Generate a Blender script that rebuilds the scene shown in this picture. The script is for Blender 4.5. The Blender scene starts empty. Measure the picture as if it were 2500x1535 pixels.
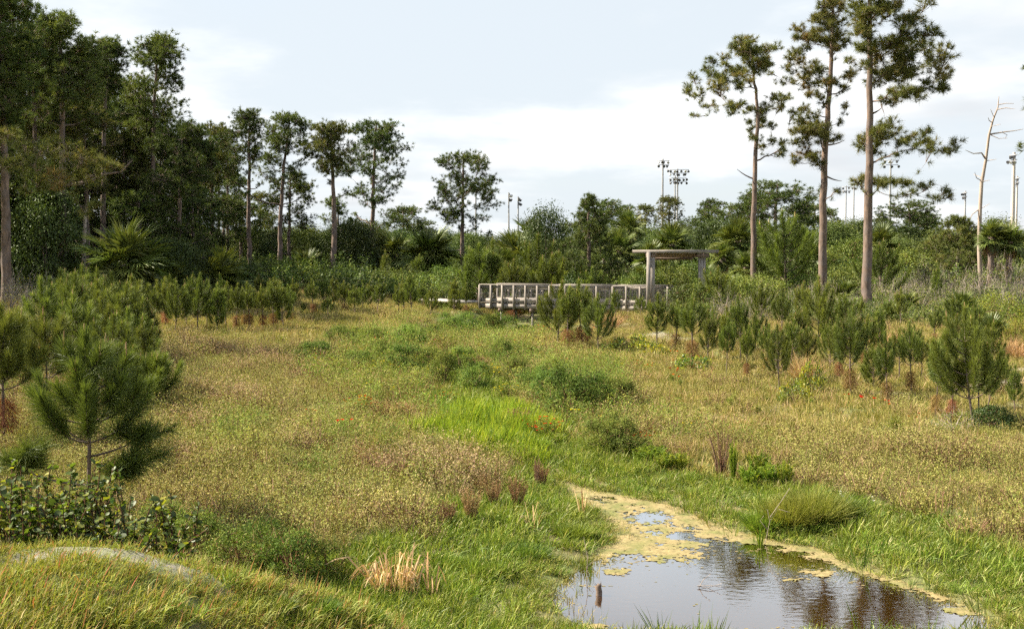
import bpy, math, random
import numpy as np
from mathutils import Vector, Matrix, Euler

# ------------------------------------------------------------------ camera, sky, sun, exposure
SC = bpy.context.scene
COL = SC.collection
F, CXP, CYP, HZ, EYE = 2600.0, 1250.0, 767.5, 628.0, 3.3      # focal length and centre in photo pixels
PITCH = math.atan((CYP - HZ) / F)
cam_d = bpy.data.cameras.new('camera')
cam = bpy.data.objects.new('camera', cam_d)
COL.objects.link(cam)
cam.location = (0, 0, EYE)
cam.rotation_euler = (math.pi / 2 - PITCH, 0, 0)
cam_d.sensor_width = 36.0
cam_d.lens = 36.0 * F / 2500.0
cam_d.clip_start = 0.1
cam_d.clip_end = 6000
SC.camera = cam

SUN_AZ = math.radians(-80)        # from the view direction (+Y), clockwise positive
SUN_EL = math.radians(43)
sdir = Vector((math.sin(SUN_AZ) * math.cos(SUN_EL), math.cos(SUN_AZ) * math.cos(SUN_EL), math.sin(SUN_EL)))
sun_d = bpy.data.lights.new('sun', 'SUN')
sun_d.energy = 5.0
sun_d.angle = math.radians(0.6)
sun_d.color = (1.0, 0.89, 0.71)
sun = bpy.data.objects.new('sun', sun_d)
COL.objects.link(sun)
sun.rotation_euler = (-sdir).to_track_quat('-Z', 'Y').to_euler()
sun.location = (-60, 20, 60)

world = bpy.data.worlds.new('World')
SC.world = world
world.use_nodes = True
wn, wl = world.node_tree.nodes, world.node_tree.links
wn.clear()
w_out = wn.new('ShaderNodeOutputWorld')
w_bg = wn.new('ShaderNodeBackground')
w_sky = wn.new('ShaderNodeTexSky')
w_sky.sky_type = 'NISHITA'
w_sky.sun_disc = False
w_sky.sun_elevation = SUN_EL
w_sky.sun_rotation = SUN_AZ
w_sky.air_density = 1.0
w_sky.dust_density = 2.0
w_sky.ozone_density = 1.0
w_bg.inputs['Strength'].default_value = 0.1
w_tc = wn.new('ShaderNodeTexCoord')
w_sep = wn.new('ShaderNodeSeparateXYZ')
wl.new(w_tc.outputs['Generated'], w_sep.inputs[0])
def wmath(op, a, b=None, c=None):
    n = wn.new('ShaderNodeMath'); n.operation = op
    for i, v in enumerate((a, b, c)):
        if v is None: continue
        if isinstance(v, (int, float)): n.inputs[i].default_value = v
        else: wl.new(v, n.inputs[i])
    return n.outputs[0]
zc = wmath('MAXIMUM', w_sep.outputs[2], 0.0)
den = wmath('ADD', zc, 0.16)
w_cmb = wn.new('ShaderNodeCombineXYZ')
wl.new(wmath('DIVIDE', w_sep.outputs[0], den), w_cmb.inputs[0])
wl.new(wmath('DIVIDE', w_sep.outputs[1], den), w_cmb.inputs[1])
def wnoise(scale, detail, rough, off):
    m = wn.new('ShaderNodeMapping'); m.inputs['Location'].default_value = off
    wl.new(w_cmb.outputs[0], m.inputs[0])
    n = wn.new('ShaderNodeTexNoise'); n.inputs['Scale'].default_value = scale
    n.inputs['Detail'].default_value = detail; n.inputs['Roughness'].default_value = rough
    wl.new(m.outputs[0], n.inputs['Vector'])
    return n.outputs[0]
def wramp(src, a, b):
    n = wn.new('ShaderNodeMapRange'); n.interpolation_type = 'SMOOTHSTEP'
    n.inputs['From Min'].default_value = a; n.inputs['From Max'].default_value = b
    wl.new(src, n.inputs['Value'])
    return n.outputs[0]
CLOUD_OFF = (3.1, 1.7, 0)
cl = wramp(wnoise(0.85, 6, 0.55, CLOUD_OFF), 0.45, 0.66)
veil = wmath('MULTIPLY', wramp(wnoise(0.5, 3, 0.5, (9, 4, 2)), 0.05, 0.5), 0.93)
hz = wn.new('ShaderNodeMapRange'); hz.interpolation_type = 'SMOOTHSTEP'; hz.inputs['From Min'].default_value = 0.3; hz.inputs['From Max'].default_value = 0.8; hz.inputs['To Min'].default_value = 1.0; hz.inputs['To Max'].default_value = 0.25
wl.new(zc, hz.inputs['Value']); veil = wmath('MULTIPLY', veil, hz.outputs[0])      # haze thins toward the zenith
shade = wramp(wnoise(1.2, 4, 0.5, (CLOUD_OFF[0] + 0.25, CLOUD_OFF[1] + 0.1, 0.4)), 0.42, 0.72)
def wmix(fac, a, b):
    n = wn.new('ShaderNodeMix'); n.data_type = 'RGBA'
    wl.new(fac, n.inputs[0])
    for s, v in ((6, a), (7, b)):
        if isinstance(v, tuple): n.inputs[s].default_value = (*v, 1)
        else: wl.new(v, n.inputs[s])
    return n.outputs[2]
c_cloud = wmix(shade, (4.3, 4.3, 4.25), (2.75, 2.82, 2.92))
sk = wn.new('ShaderNodeMix'); sk.data_type = 'RGBA'; sk.blend_type = 'MULTIPLY'; sk.inputs[0].default_value = 1.0
wl.new(w_sky.outputs[0], sk.inputs[6]); sk.inputs[7].default_value = (0.9, 0.86, 0.82, 1)
c1 = wmix(veil, sk.outputs[2], (2.75, 3.0, 3.2))
c2 = wmix(wmath('MULTIPLY', cl, 0.9), c1, c_cloud)
wl.new(c2, w_bg.inputs['Color'])
wl.new(w_bg.outputs[0], w_out.inputs[0])

SC.view_settings.view_transform = 'Standard'
SC.view_settings.look = 'None'
SC.view_settings.exposure = 1.58
SC.view_settings.gamma = 1.0
SC.view_settings.use_curve_mapping = False
SC.render.engine = 'CYCLES'
cy = SC.cycles
cy.use_denoising = False
cy.max_bounces = 4
cy.diffuse_bounces = 2
cy.use_adaptive_sampling = True
cy.adaptive_threshold = 0.03
cy.adaptive_min_samples = 16
cy.glossy_bounces = 2
cy.transmission_bounces = 3
cy.transparent_max_bounces = 4
cy.caustics_reflective = False
cy.caustics_refractive = False
cy.sample_clamp_indirect = 3.0
cy.sample_clamp_direct = 5.0

# ------------------------------------------------------------------ geometry of the picture and of the land
CP, SP = math.cos(PITCH), math.sin(PITCH)
def ray(px, py):
    cx, cyy = (px - CXP) / F, (CYP - py) / F
    return np.array((cx, CP + cyy * SP, -SP + cyy * CP))
def at(px, py, d):                      # the point seen at a photo pixel, d metres ahead
    r = ray(px, py)
    return np.array((0, 0, EYE)) + r * (d / r[1])
def proj(x, y, z):
    y2 = y * CP - (z - EYE) * SP
    z2 = y * SP + (z - EYE) * CP
    y2 = np.maximum(y2, 0.05)
    return CXP + F * x / y2, CYP - F * z2 / y2
def sstep(a, b, x):
    t = np.clip((np.asarray(x, float) - a) / (b - a), 0, 1)
    return t * t * (3 - 2 * t)
def flat(px, py, z=0.0):
    r = ray(px, py)
    t = (EYE - z) / -r[2]
    return r[0] * t, r[1] * t
POND_PX = [(1362, 1187), (1420, 1193), (1500, 1206), (1580, 1222), (1660, 1244), (1740, 1278), (1810, 1302), (1890, 1322), (1985, 1335), (2050, 1362),
           (2100, 1392), (2190, 1418), (2270, 1446), (2345, 1474), (2410, 1506), (2440, 1545), (2250, 1560), (1900, 1562), (1600, 1556), (1430, 1540),
           (1385, 1500), (1350, 1465), (1362, 1436), (1400, 1402), (1445, 1368), (1462, 1340), (1505, 1318), (1500, 1296), (1462, 1262), (1420, 1232), (1385, 1210)]
POND = np.array([flat(*p) for p in POND_PX])
def poly_sd(P, x, y):
    x = np.asarray(x, float); y = np.asarray(y, float)
    d = np.full(x.shape, 1e9); ins = np.zeros(x.shape, bool)
    n = len(P)
    for i in range(n):
        ax, ay = P[i]; bx, by = P[(i + 1) % n]
        ex, ey = bx - ax, by - ay
        t = np.clip(((x - ax) * ex + (y - ay) * ey) / (ex * ex + ey * ey), 0, 1)
        d = np.minimum(d, np.hypot(x - ax - t * ex, y - ay - t * ey))
        c = ((ay > y) != (by > y))
        with np.errstate(divide='ignore', invalid='ignore'):
            xi = ax + (y - ay) * ex / (ey if ey != 0 else 1e-9)
        ins ^= (c & (x < xi))
    return np.where(ins, -d, d)
def in_poly_px(P, px, py):
    return poly_sd(np.array(P, float), px, py)
def vnoise(x, y, s=1.0, seed=0.0):
    x = np.asarray(x, float) * s; y = np.asarray(y, float) * s
    v = (np.sin(x * 1.0 + 1.7 * np.sin(y * 0.7 + seed) + seed) + np.sin(y * 1.13 + 1.5 * np.sin(x * 0.83 - seed * 1.3) + 2.1 * seed)
         + 0.6 * np.sin(x * 2.3 + y * 1.9 + seed * 3.1) + 0.5 * np.sin(x * 3.7 - y * 3.1 + seed))
    return v / 3.1
CY_ = [-60, 4, 9, 12, 15.5, 22, 30, 42, 52, 60, 75, 130, 400]
CX_ = [2, 2.0, 2.4, 2.0, 0.9, -0.6, -1.5, -2.2, -0.6, 0.9, 2, 3, 3]
NX, NY = -0.506, 0.862
def tz(x, y):
    x = np.asarray(x, float); y = np.asarray(y, float)
    t = x - np.interp(y, CY_, CX_)
    a = np.abs(t)
    z = 0.16 + np.where(t < 0, 0.8, 0.75) * sstep(2.0, 19, a)
    z = z + 0.75 * sstep(55, 100, y) * sstep(2.5, 9, a) + 0.3 * sstep(100, 200, y)
    z = z + 0.045 * vnoise(x, y, 0.9, 1.0) + 0.05 * vnoise(x, y, 0.33, 4.0)
    z = z - 0.95 * np.exp(-((y - 58) / 12.0) ** 2) * (1 - sstep(1.7, 3.6, np.abs(t - 0.1)))
    s = NX * x + NY * y
    z = z + 1.16 * sstep(0, 1, (8.55 - s) / 1.3) * sstep(0, 1, (-0.2 - x) / 2.6) * (1 - 0.9 * sstep(-3, -14, y)) * (1 + 0.06 * vnoise(x, y, 2.6, 9) + 0.04 * vnoise(x, y, 5.3, 2))
    near = (np.abs(x - 2) < 12) & (y > 4) & (y < 22)
    sd = np.full(x.shape, 50.0)
    if near.any():
        sd[near] = poly_sd(POND, x[near], y[near])
    z = np.where(sd < 3, np.where(sd < 0, -0.22 * sstep(0, 0.7, -sd) - 0.01, z * sstep(-0.3, 2.4, sd) + 0.03 * sstep(0, .3, sd)), z)
    return z
def ground_at(px, py, dmax=140):
    r = ray(px, py)
    ys = np.concatenate((np.arange(4, 30, 0.04), np.arange(30, dmax, 0.15)))
    t = ys / r[1]
    x, z = r[0] * t, EYE + r[2] * t
    g = tz(x, ys)
    k = np.argmax(z <= g)
    if z[k] > g[k]: k = len(ys) - 1
    return np.array((x[k], ys[k], g[k]))
def on_ground(px, d):
    x = (px - CXP) / F * d * 1.0
    return np.array((x, d, float(tz(np.array([x]), np.array([d]))[0])))

# ------------------------------------------------------------------ materials
MATS = {}
def mat_base(name):
    m = bpy.data.materials.new(name); m.use_nodes = True
    m.node_tree.nodes.clear()
    MATS[name] = m
    return m, m.node_tree.nodes, m.node_tree.links
def leaf_mat(name, stops, trans=0.35, gloss=0.05, rough=0.45, var=0.25, hue=0.03, tbright=1.25):
    """two-sided leaf: colour by the piece's own tone, slightly different from plant to plant"""
    gloss *= 0.25; rough = max(0.5, rough + 0.15)
    m, n, l = mat_base(name)
    out = n.new('ShaderNodeOutputMaterial')
    a = n.new('ShaderNodeAttribute'); a.attribute_name = 'tone'
    r = n.new('ShaderNodeValToRGB')
    e = r.color_ramp.elements
    while len(e) < len(stops): e.new(0.5)
    for i, (p, c) in enumerate(stops):
        e[i].position = p; e[i].color = (*c, 1)
    l.new(a.outputs['Fac'], r.inputs[0])
    oi = n.new('ShaderNodeObjectInfo')
    h = n.new('ShaderNodeHueSaturation')
    mr = n.new('ShaderNodeMapRange'); mr.inputs['To Min'].default_value = 1 - var; mr.inputs['To Max'].default_value = 1 + var
    l.new(oi.outputs['Random'], mr.inputs['Value']); l.new(mr.outputs[0], h.inputs['Value'])
    mm = n.new('ShaderNodeMath'); mm.operation = 'MULTIPLY'; mm.inputs[1].default_value = 7.31
    fr = n.new('ShaderNodeMath'); fr.operation = 'FRACT'
    l.new(oi.outputs['Random'], mm.inputs[0]); l.new(mm.outputs[0], fr.inputs[0])
    mh = n.new('ShaderNodeMapRange'); mh.inputs['To Min'].default_value = 0.5 - hue; mh.inputs['To Max'].default_value = 0.5 + hue
    l.new(fr.outputs[0], mh.inputs['Value']); l.new(mh.outputs[0], h.inputs['Hue'])
    l.new(r.outputs[0], h.inputs['Color'])
    d = n.new('ShaderNodeBsdfDiffuse'); t = n.new('ShaderNodeBsdfTranslucent'); g = n.new('ShaderNodeBsdfGlossy')
    g.inputs['Roughness'].default_value = rough; g.inputs['Color'].default_value = (0.9, 0.95, 0.9, 1)
    l.new(h.outputs[0], d.inputs[0])
    mx = n.new('ShaderNodeMix'); mx.data_type = 'RGBA'; mx.blend_type = 'MULTIPLY'; mx.inputs[0].default_value = 1
    l.new(h.outputs[0], mx.inputs[6]); mx.inputs[7].default_value = (tbright * 1.0, tbright * 1.0, tbright * 0.55, 1)
    l.new(mx.outputs[2], t.inputs[0])
    m1 = n.new('ShaderNodeMixShader'); m1.inputs[0].default_value = trans
    m2 = n.new('ShaderNodeMixShader'); m2.inputs[0].default_value = gloss
    l.new(d.outputs[0], m1.inputs[1]); l.new(t.outputs[0], m1.inputs[2])
    l.new(m1.outputs[0], m2.inputs[1]); l.new(g.outputs[0], m2.inputs[2])
    l.new(m2.outputs[0], out.inputs[0])
    return m
def rough_mat(name, c1, c2, scale, stretch=(1, 1, 1), bump=0.3, rough=0.85, detail=6, c3=None, scale3=1.5, metallic=0.0, bscale=None, objvar=0.0, coord='Object'):
    m, n, l = mat_base(name)
    out = n.new('ShaderNodeOutputMaterial'); b = n.new('ShaderNodeBsdfPrincipled')
    tc = n.new('ShaderNodeTexCoord'); mp = n.new('ShaderNodeMapping'); mp.inputs['Scale'].default_value = stretch
    l.new(tc.outputs[coord], mp.inputs[0])
    ns = n.new('ShaderNodeTexNoise'); ns.inputs['Scale'].default_value = scale; ns.inputs['Detail'].default_value = detail; ns.inputs['Roughness'].default_value = 0.6
    l.new(mp.outputs[0], ns.inputs['Vector'])
    r = n.new('ShaderNodeValToRGB'); r.color_ramp.elements[0].position = 0.3; r.color_ramp.elements[1].position = 0.7
    r.color_ramp.elements[0].color = (*c1, 1); r.color_ramp.elements[1].color = (*c2, 1)
    l.new(ns.outputs[0], r.inputs[0])
    col = r.outputs[0]
    if c3 is not None:
        n3 = n.new('ShaderNodeTexNoise'); n3.inputs['Scale'].default_value = scale3; n3.inputs['Detail'].default_value = 4
        l.new(tc.outputs[coord], n3.inputs['Vector'])
        mr = n.new('ShaderNodeMapRange'); mr.inputs['From Min'].default_value = 0.45; mr.inputs['From Max'].default_value = 0.65
        l.new(n3.outputs[0], mr.inputs['Value'])
        mx = n.new('ShaderNodeMix'); mx.data_type = 'RGBA'
        l.new(mr.outputs[0], mx.inputs[0]); l.new(col, mx.inputs[6]); mx.inputs[7].default_value = (*c3, 1)
        col = mx.outputs[2]
    if objvar:
        oi = n.new('ShaderNodeObjectInfo'); h = n.new('ShaderNodeHueSaturation')
        mr = n.new('ShaderNodeMapRange'); mr.inputs['To Min'].default_value = 1 - objvar; mr.inputs['To Max'].default_value = 1 + objvar
        l.new(oi.outputs['Random'], mr.inputs['Value']); l.new(mr.outputs[0], h.inputs['Value']); l.new(col, h.inputs['Color'])
        col = h.outputs[0]
    l.new(col, b.inputs['Base Color'])
    b.inputs['Roughness'].default_value = rough; b.inputs['Metallic'].default_value = metallic
    bp = n.new('ShaderNodeBump'); bp.inputs['Strength'].default_value = bump; bp.inputs['Distance'].default_value = 0.02
    l.new(ns.outputs[0], bp.inputs['Height']); l.new(bp.outputs[0], b.inputs['Normal'])
    l.new(b.outputs[0], out.inputs[0])
    return m
M_PINE = leaf_mat('pine_needles', [(0.0, (0.04, 0.062, 0.018)), (0.55, (0.09, 0.122, 0.03)), (1.0, (0.17, 0.19, 0.05))], trans=0.28, gloss=0.07, rough=0.4, var=0.2, hue=0.015)
M_PINEB = leaf_mat('old_pine_needles', [(0.0, (0.13, 0.065, 0.03)), (1.0, (0.27, 0.15, 0.07))], trans=0.3, gloss=0.02)
M_PINEY = leaf_mat('pine_needles_olive', [(0.0, (0.055, 0.07, 0.018)), (0.55, (0.12, 0.135, 0.034)), (0.85, (0.2, 0.18, 0.06)), (1.0, (0.26, 0.17, 0.07))], trans=0.32, gloss=0.07, rough=0.4, var=0.15, hue=0.012)
M_SAP = leaf_mat('young_pine_needles', [(0.0, (0.042, 0.06, 0.014)), (0.5, (0.125, 0.155, 0.032)), (0.85, (0.22, 0.26, 0.045)), (1.0, (0.27, 0.36, 0.045))], trans=0.28, gloss=0.1, rough=0.32, var=0.2, hue=0.015)
M_CANDLE = leaf_mat('pine_candle', [(0.0, (0.3, 0.19, 0.1)), (0.5, (0.42, 0.3, 0.16)), (1.0, (0.3, 0.4, 0.06))], trans=0.1, gloss=0.02)
M_OAK = leaf_mat('dark_broad_leaves', [(0.0, (0.03, 0.045, 0.011)), (1.0, (0.085, 0.115, 0.023))], trans=0.2, gloss=0.1, rough=0.35)
M_BUSH = leaf_mat('light_bush_leaves', [(0.0, (0.05, 0.08, 0.018)), (0.6, (0.115, 0.165, 0.03)), (1.0, (0.23, 0.27, 0.05))], trans=0.28, gloss=0.07, var=0.25, hue=0.02)
M_MID = leaf_mat('mid_green_leaves', [(0.0, (0.035, 0.058, 0.015)), (0.6, (0.085, 0.12, 0.026)), (1.0, (0.16, 0.19, 0.04))], trans=0.25, gloss=0.07, var=0.25, hue=0.02)
M_BUSHY = leaf_mat('yellow_bush_leaves', [(0.0, (0.07, 0.09, 0.015)), (0.6, (0.16, 0.17, 0.025)), (1.0, (0.28, 0.25, 0.035))], trans=0.35, gloss=0.05)
M_GLOSSY = leaf_mat('glossy_round_leaves', [(0.0, (0.04, 0.075, 0.014)), (0.55, (0.1, 0.16, 0.022)), (0.85, (0.28, 0.3, 0.025)), (1.0, (0.4, 0.38, 0.03))], trans=0.5, gloss=0.12, rough=0.3)
M_PALM = leaf_mat('palm_fronds', [(0.0, (0.05, 0.075, 0.016)), (0.6, (0.12, 0.15, 0.03)), (1.0, (0.25, 0.25, 0.05))], trans=0.22, gloss=0.16, rough=0.3, var=0.25, hue=0.02)
M_PALMD = leaf_mat('dead_palm_fronds', [(0.0, (0.14, 0.085, 0.045)), (1.0, (0.3, 0.2, 0.11))], trans=0.2, gloss=0.04)
M_LUSH = leaf_mat('lush_grass_blades', [(0.0, (0.06, 0.095, 0.014)), (0.5, (0.14, 0.2, 0.026)), (0.88, (0.27, 0.32, 0.05)), (1.0, (0.42, 0.38, 0.16))], trans=0.32, gloss=0.09, rough=0.35, var=0.28, hue=0.02)
M_VIVID = leaf_mat('vivid_grass_blades', [(0.0, (0.07, 0.125, 0.012)), (0.55, (0.19, 0.27, 0.028)), (1.0, (0.4, 0.41, 0.05))], trans=0.36, gloss=0.07, rough=0.35, var=0.2, hue=0.015)
M_BANK = leaf_mat('bank_grass_blades', [(0.0, (0.12, 0.15, 0.024)), (0.45, (0.25, 0.27, 0.045)), (0.75, (0.38, 0.34, 0.1)), (0.92, (0.48, 0.38, 0.19)), (1.0, (0.36, 0.15, 0.06))], trans=0.32, gloss=0.07, var=0.25, hue=0.02)
M_DRY = leaf_mat('dry_grass_blades', [(0.0, (0.16, 0.17, 0.04)), (0.35, (0.3, 0.27, 0.08)), (0.7, (0.42, 0.31, 0.16)), (1.0, (0.48, 0.34, 0.22))], trans=0.24, gloss=0.04, var=0.25, hue=0.02)
M_TAN = leaf_mat('dead_tan_blades', [(0.0, (0.28, 0.15, 0.075)), (0.6, (0.5, 0.33, 0.18)), (1.0, (0.68, 0.5, 0.3))], trans=0.25, gloss=0.05, var=0.1, hue=0.01)
M_SCRUB = leaf_mat('scrub_leaflets', [(0.0, (0.14, 0.17, 0.035)), (0.4, (0.33, 0.31, 0.09)), (0.7, (0.39, 0.3, 0.155)), (1.0, (0.36, 0.23, 0.15))], trans=0.22, gloss=0.04, var=0.18, hue=0.02)
M_SCRUBP = leaf_mat('rosy_scrub_leaflets', [(0.0, (0.2, 0.17, 0.06)), (0.5, (0.38, 0.28, 0.16)), (1.0, (0.42, 0.27, 0.2))], trans=0.2, gloss=0.03, var=0.25, hue=0.02)
M_STEMB = leaf_mat('brown_stems', [(0.0, (0.09, 0.05, 0.03)), (0.6, (0.2, 0.12, 0.075)), (1.0, (0.3, 0.2, 0.14))], trans=0.05, gloss=0.02, var=0.25, hue=0.02)
M_STEMR = leaf_mat('reddish_stems', [(0.0, (0.17, 0.085, 0.045)), (0.6, (0.32, 0.19, 0.1)), (0.85, (0.4, 0.27, 0.15)), (1.0, (0.2, 0.22, 0.05))], trans=0.12, gloss=0.02, var=0.2, hue=0.02)
M_GREYT = leaf_mat('grey_twigs', [(0.0, (0.16, 0.13, 0.11)), (1.0, (0.36, 0.31, 0.27))], trans=0.0, gloss=0.02, var=0.2, hue=0.01)
M_FEN = leaf_mat('feathery_weed_leaves', [(0.0, (0.08, 0.12, 0.025)), (0.6, (0.17, 0.24, 0.045)), (1.0, (0.32, 0.36, 0.08))], trans=0.3, gloss=0.03, var=0.25, hue=0.025)
M_FENB = leaf_mat('weed_bush_leaves', [(0.0, (0.055, 0.09, 0.02)), (0.6, (0.13, 0.19, 0.035)), (1.0, (0.24, 0.29, 0.055))], trans=0.28, gloss=0.03, var=0.3, hue=0.025)
M_RED = leaf_mat('red_petals', [(0.0, (0.45, 0.03, 0.015)), (1.0, (0.62, 0.09, 0.02))], trans=0.3, gloss=0.02, var=0.15, hue=0.01)
M_YEL = leaf_mat('yellow_petals', [(0.0, (0.6, 0.5, 0.02)), (1.0, (0.75, 0.62, 0.05))], trans=0.3, gloss=0.02, var=0.1, hue=0.01)
M_WHITE = leaf_mat('white_petals', [(0.0, (0.75, 0.75, 0.7)), (1.0, (0.8, 0.8, 0.78))], trans=0.2, gloss=0.02, var=0.05, hue=0.0)
M_BARK = rough_mat('pine_bark', (0.035, 0.024, 0.018), (0.25, 0.175, 0.135), 6, (1, 1, 0.35), bump=1.0, c3=(0.14, 0.11, 0.1), scale3=2.2)
M_SNAG = rough_mat('bare_dead_wood', (0.22, 0.175, 0.14), (0.4, 0.33, 0.28), 6, (1, 1, 0.2), bump=0.4)
M_WOOD = rough_mat('weathered_grey_timber', (0.17, 0.15, 0.13), (0.36, 0.325, 0.295), 14, (0.25, 1, 1), bump=0.25, c3=(0.24, 0.21, 0.185), scale3=1.2, objvar=0.14)
M_WOODV = rough_mat('weathered_upright_timber', (0.16, 0.14, 0.12), (0.34, 0.305, 0.275), 14, (1, 1, 0.2), bump=0.25, c3=(0.24, 0.21, 0.185), scale3=1.2, objvar=0.14)
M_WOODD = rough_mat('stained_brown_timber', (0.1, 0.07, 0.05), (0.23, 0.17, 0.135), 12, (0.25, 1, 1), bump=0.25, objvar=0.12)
M_METAL = rough_mat('galvanised_steel', (0.32, 0.32, 0.33), (0.46, 0.46, 0.46), 3, (1, 1, 0.3), bump=0.05, rough=0.5, metallic=0.35)
M_CONC = rough_mat('pale_concrete_pole', (0.4, 0.36, 0.32), (0.56, 0.5, 0.45), 2, (1, 1, 0.2), bump=0.1)
M_LAMP = rough_mat('dark_lamp_housing', (0.05, 0.05, 0.055), (0.1, 0.1, 0.11), 3, bump=0.05, rough=0.45)
M_LAMPL = rough_mat('pale_lamp_reflector', (0.5, 0.5, 0.52), (0.68, 0.68, 0.7), 3, bump=0.02, rough=0.3, metallic=0.4)
M_WIRE = rough_mat('rail_wire', (0.2, 0.18, 0.17), (0.3, 0.28, 0.26), 4, bump=0.05, rough=0.5)
M_PATH = rough_mat('sun_bleached_walk', (0.3, 0.27, 0.24), (0.45, 0.42, 0.38), 4, bump=0.1)
M_ALGAE = rough_mat('floating_algae', (0.16, 0.13, 0.05), (0.3, 0.235, 0.105), 14, bump=0.45, rough=0.85, c3=(0.13, 0.135, 0.035), scale3=2.6, detail=9)

def ground_mat():
    m, n, l = mat_base('soil_and_litter')
    out = n.new('ShaderNodeOutputMaterial'); b = n.new('ShaderNodeBsdfPrincipled'); b.inputs['Roughness'].default_value = 0.95
    tc = n.new('ShaderNodeTexCoord')
    def noise(s, d=6):
        x = n.new('ShaderNodeTexNoise'); x.inputs['Scale'].default_value = s; x.inputs['Detail'].default_value = d; x.inputs['Roughness'].default_value = 0.65
        l.new(tc.outputs['Object'], x.inputs['Vector']); return x.outputs[0]
    def ramp(src, st):
        r = n.new('ShaderNodeValToRGB'); e = r.color_ramp.elements
        while len(e) < len(st): e.new(0.5)
        for i, (p, c) in enumerate(st): e[i].position = p; e[i].color = (*c, 1)
        l.new(src, r.inputs[0]); return r.outputs[0]
    fine = ramp(noise(14, 8), [(0.3, (0.09, 0.07, 0.03)), (0.5, (0.17, 0.14, 0.06)), (0.7, (0.27, 0.21, 0.11))])
    green = ramp(noise(11, 8), [(0.3, (0.05, 0.07, 0.018)), (0.7, (0.13, 0.17, 0.04))])
    sand = ramp(noise(22, 8), [(0.3, (0.19, 0.165, 0.135)), (0.7, (0.36, 0.325, 0.28))])
    def mix(f, a, c):
        x = n.new('ShaderNodeMix'); x.data_type = 'RGBA'; l.new(f, x.inputs[0]); l.new(a, x.inputs[6]); l.new(c, x.inputs[7]); return x.outputs[2]
    mr = n.new('ShaderNodeMapRange'); mr.inputs['From Min'].default_value = 0.42; mr.inputs['From Max'].default_value = 0.6
    l.new(noise(0.35, 5), mr.inputs['Value'])
    c = mix(mr.outputs[0], fine, green)
    a = n.new('ShaderNodeAttribute'); a.attribute_name = 'sand'
    c = mix(a.outputs['Fac'], c, sand)
    l.new(c, b.inputs['Base Color'])
    bp = n.new('ShaderNodeBump'); bp.inputs['Strength'].default_value = 0.6; bp.inputs['Distance'].default_value = 0.04
    l.new(noise(16, 8), bp.inputs['Height']); l.new(bp.outputs[0], b.inputs['Normal'])
    l.new(b.outputs[0], out.inputs[0])
    return m
M_GROUND = ground_mat()
def water_mat():
    m, n, l = mat_base('tea_coloured_pond_water')
    out = n.new('ShaderNodeOutputMaterial'); b = n.new('ShaderNodeBsdfPrincipled')
    b.inputs['Base Color'].default_value = (0.05, 0.022, 0.005, 1)
    b.inputs['Roughness'].default_value = 0.6
    b.inputs['Specular IOR Level'].default_value = 0.0
    gl = n.new('ShaderNodeBsdfGlossy'); gl.inputs['Roughness'].default_value = 0.03
    fr = n.new('ShaderNodeFresnel'); fr.inputs['IOR'].default_value = 1.33
    mf = n.new('ShaderNodeMath'); mf.operation = 'MULTIPLY'; mf.inputs[1].default_value = 4.4; mf.use_clamp = True
    ms = n.new('ShaderNodeMixShader')
    l.new(fr.outputs[0], mf.inputs[0]); l.new(mf.outputs[0], ms.inputs[0]); l.new(b.outputs[0], ms.inputs[1]); l.new(gl.outputs[0], ms.inputs[2])
    tc = n.new('ShaderNodeTexCoord'); mp = n.new('ShaderNodeMapping'); mp.inputs['Scale'].default_value = (0.7, 1.6, 1)
    l.new(tc.outputs['Object'], mp.inputs[0])
    x = n.new('ShaderNodeTexNoise'); x.inputs['Scale'].default_value = 9; x.inputs['Detail'].default_value = 3
    l.new(mp.outputs[0], x.inputs['Vector'])
    bp = n.new('ShaderNodeBump'); bp.inputs['Strength'].default_value = 0.02; bp.inputs['Distance'].default_value = 0.05
    l.new(x.outputs[0], bp.inputs['Height']); l.new(bp.outputs[0], gl.inputs['Normal'])
    l.new(ms.outputs[0], out.inputs[0])
    return m
M_WATER = water_mat()

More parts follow.
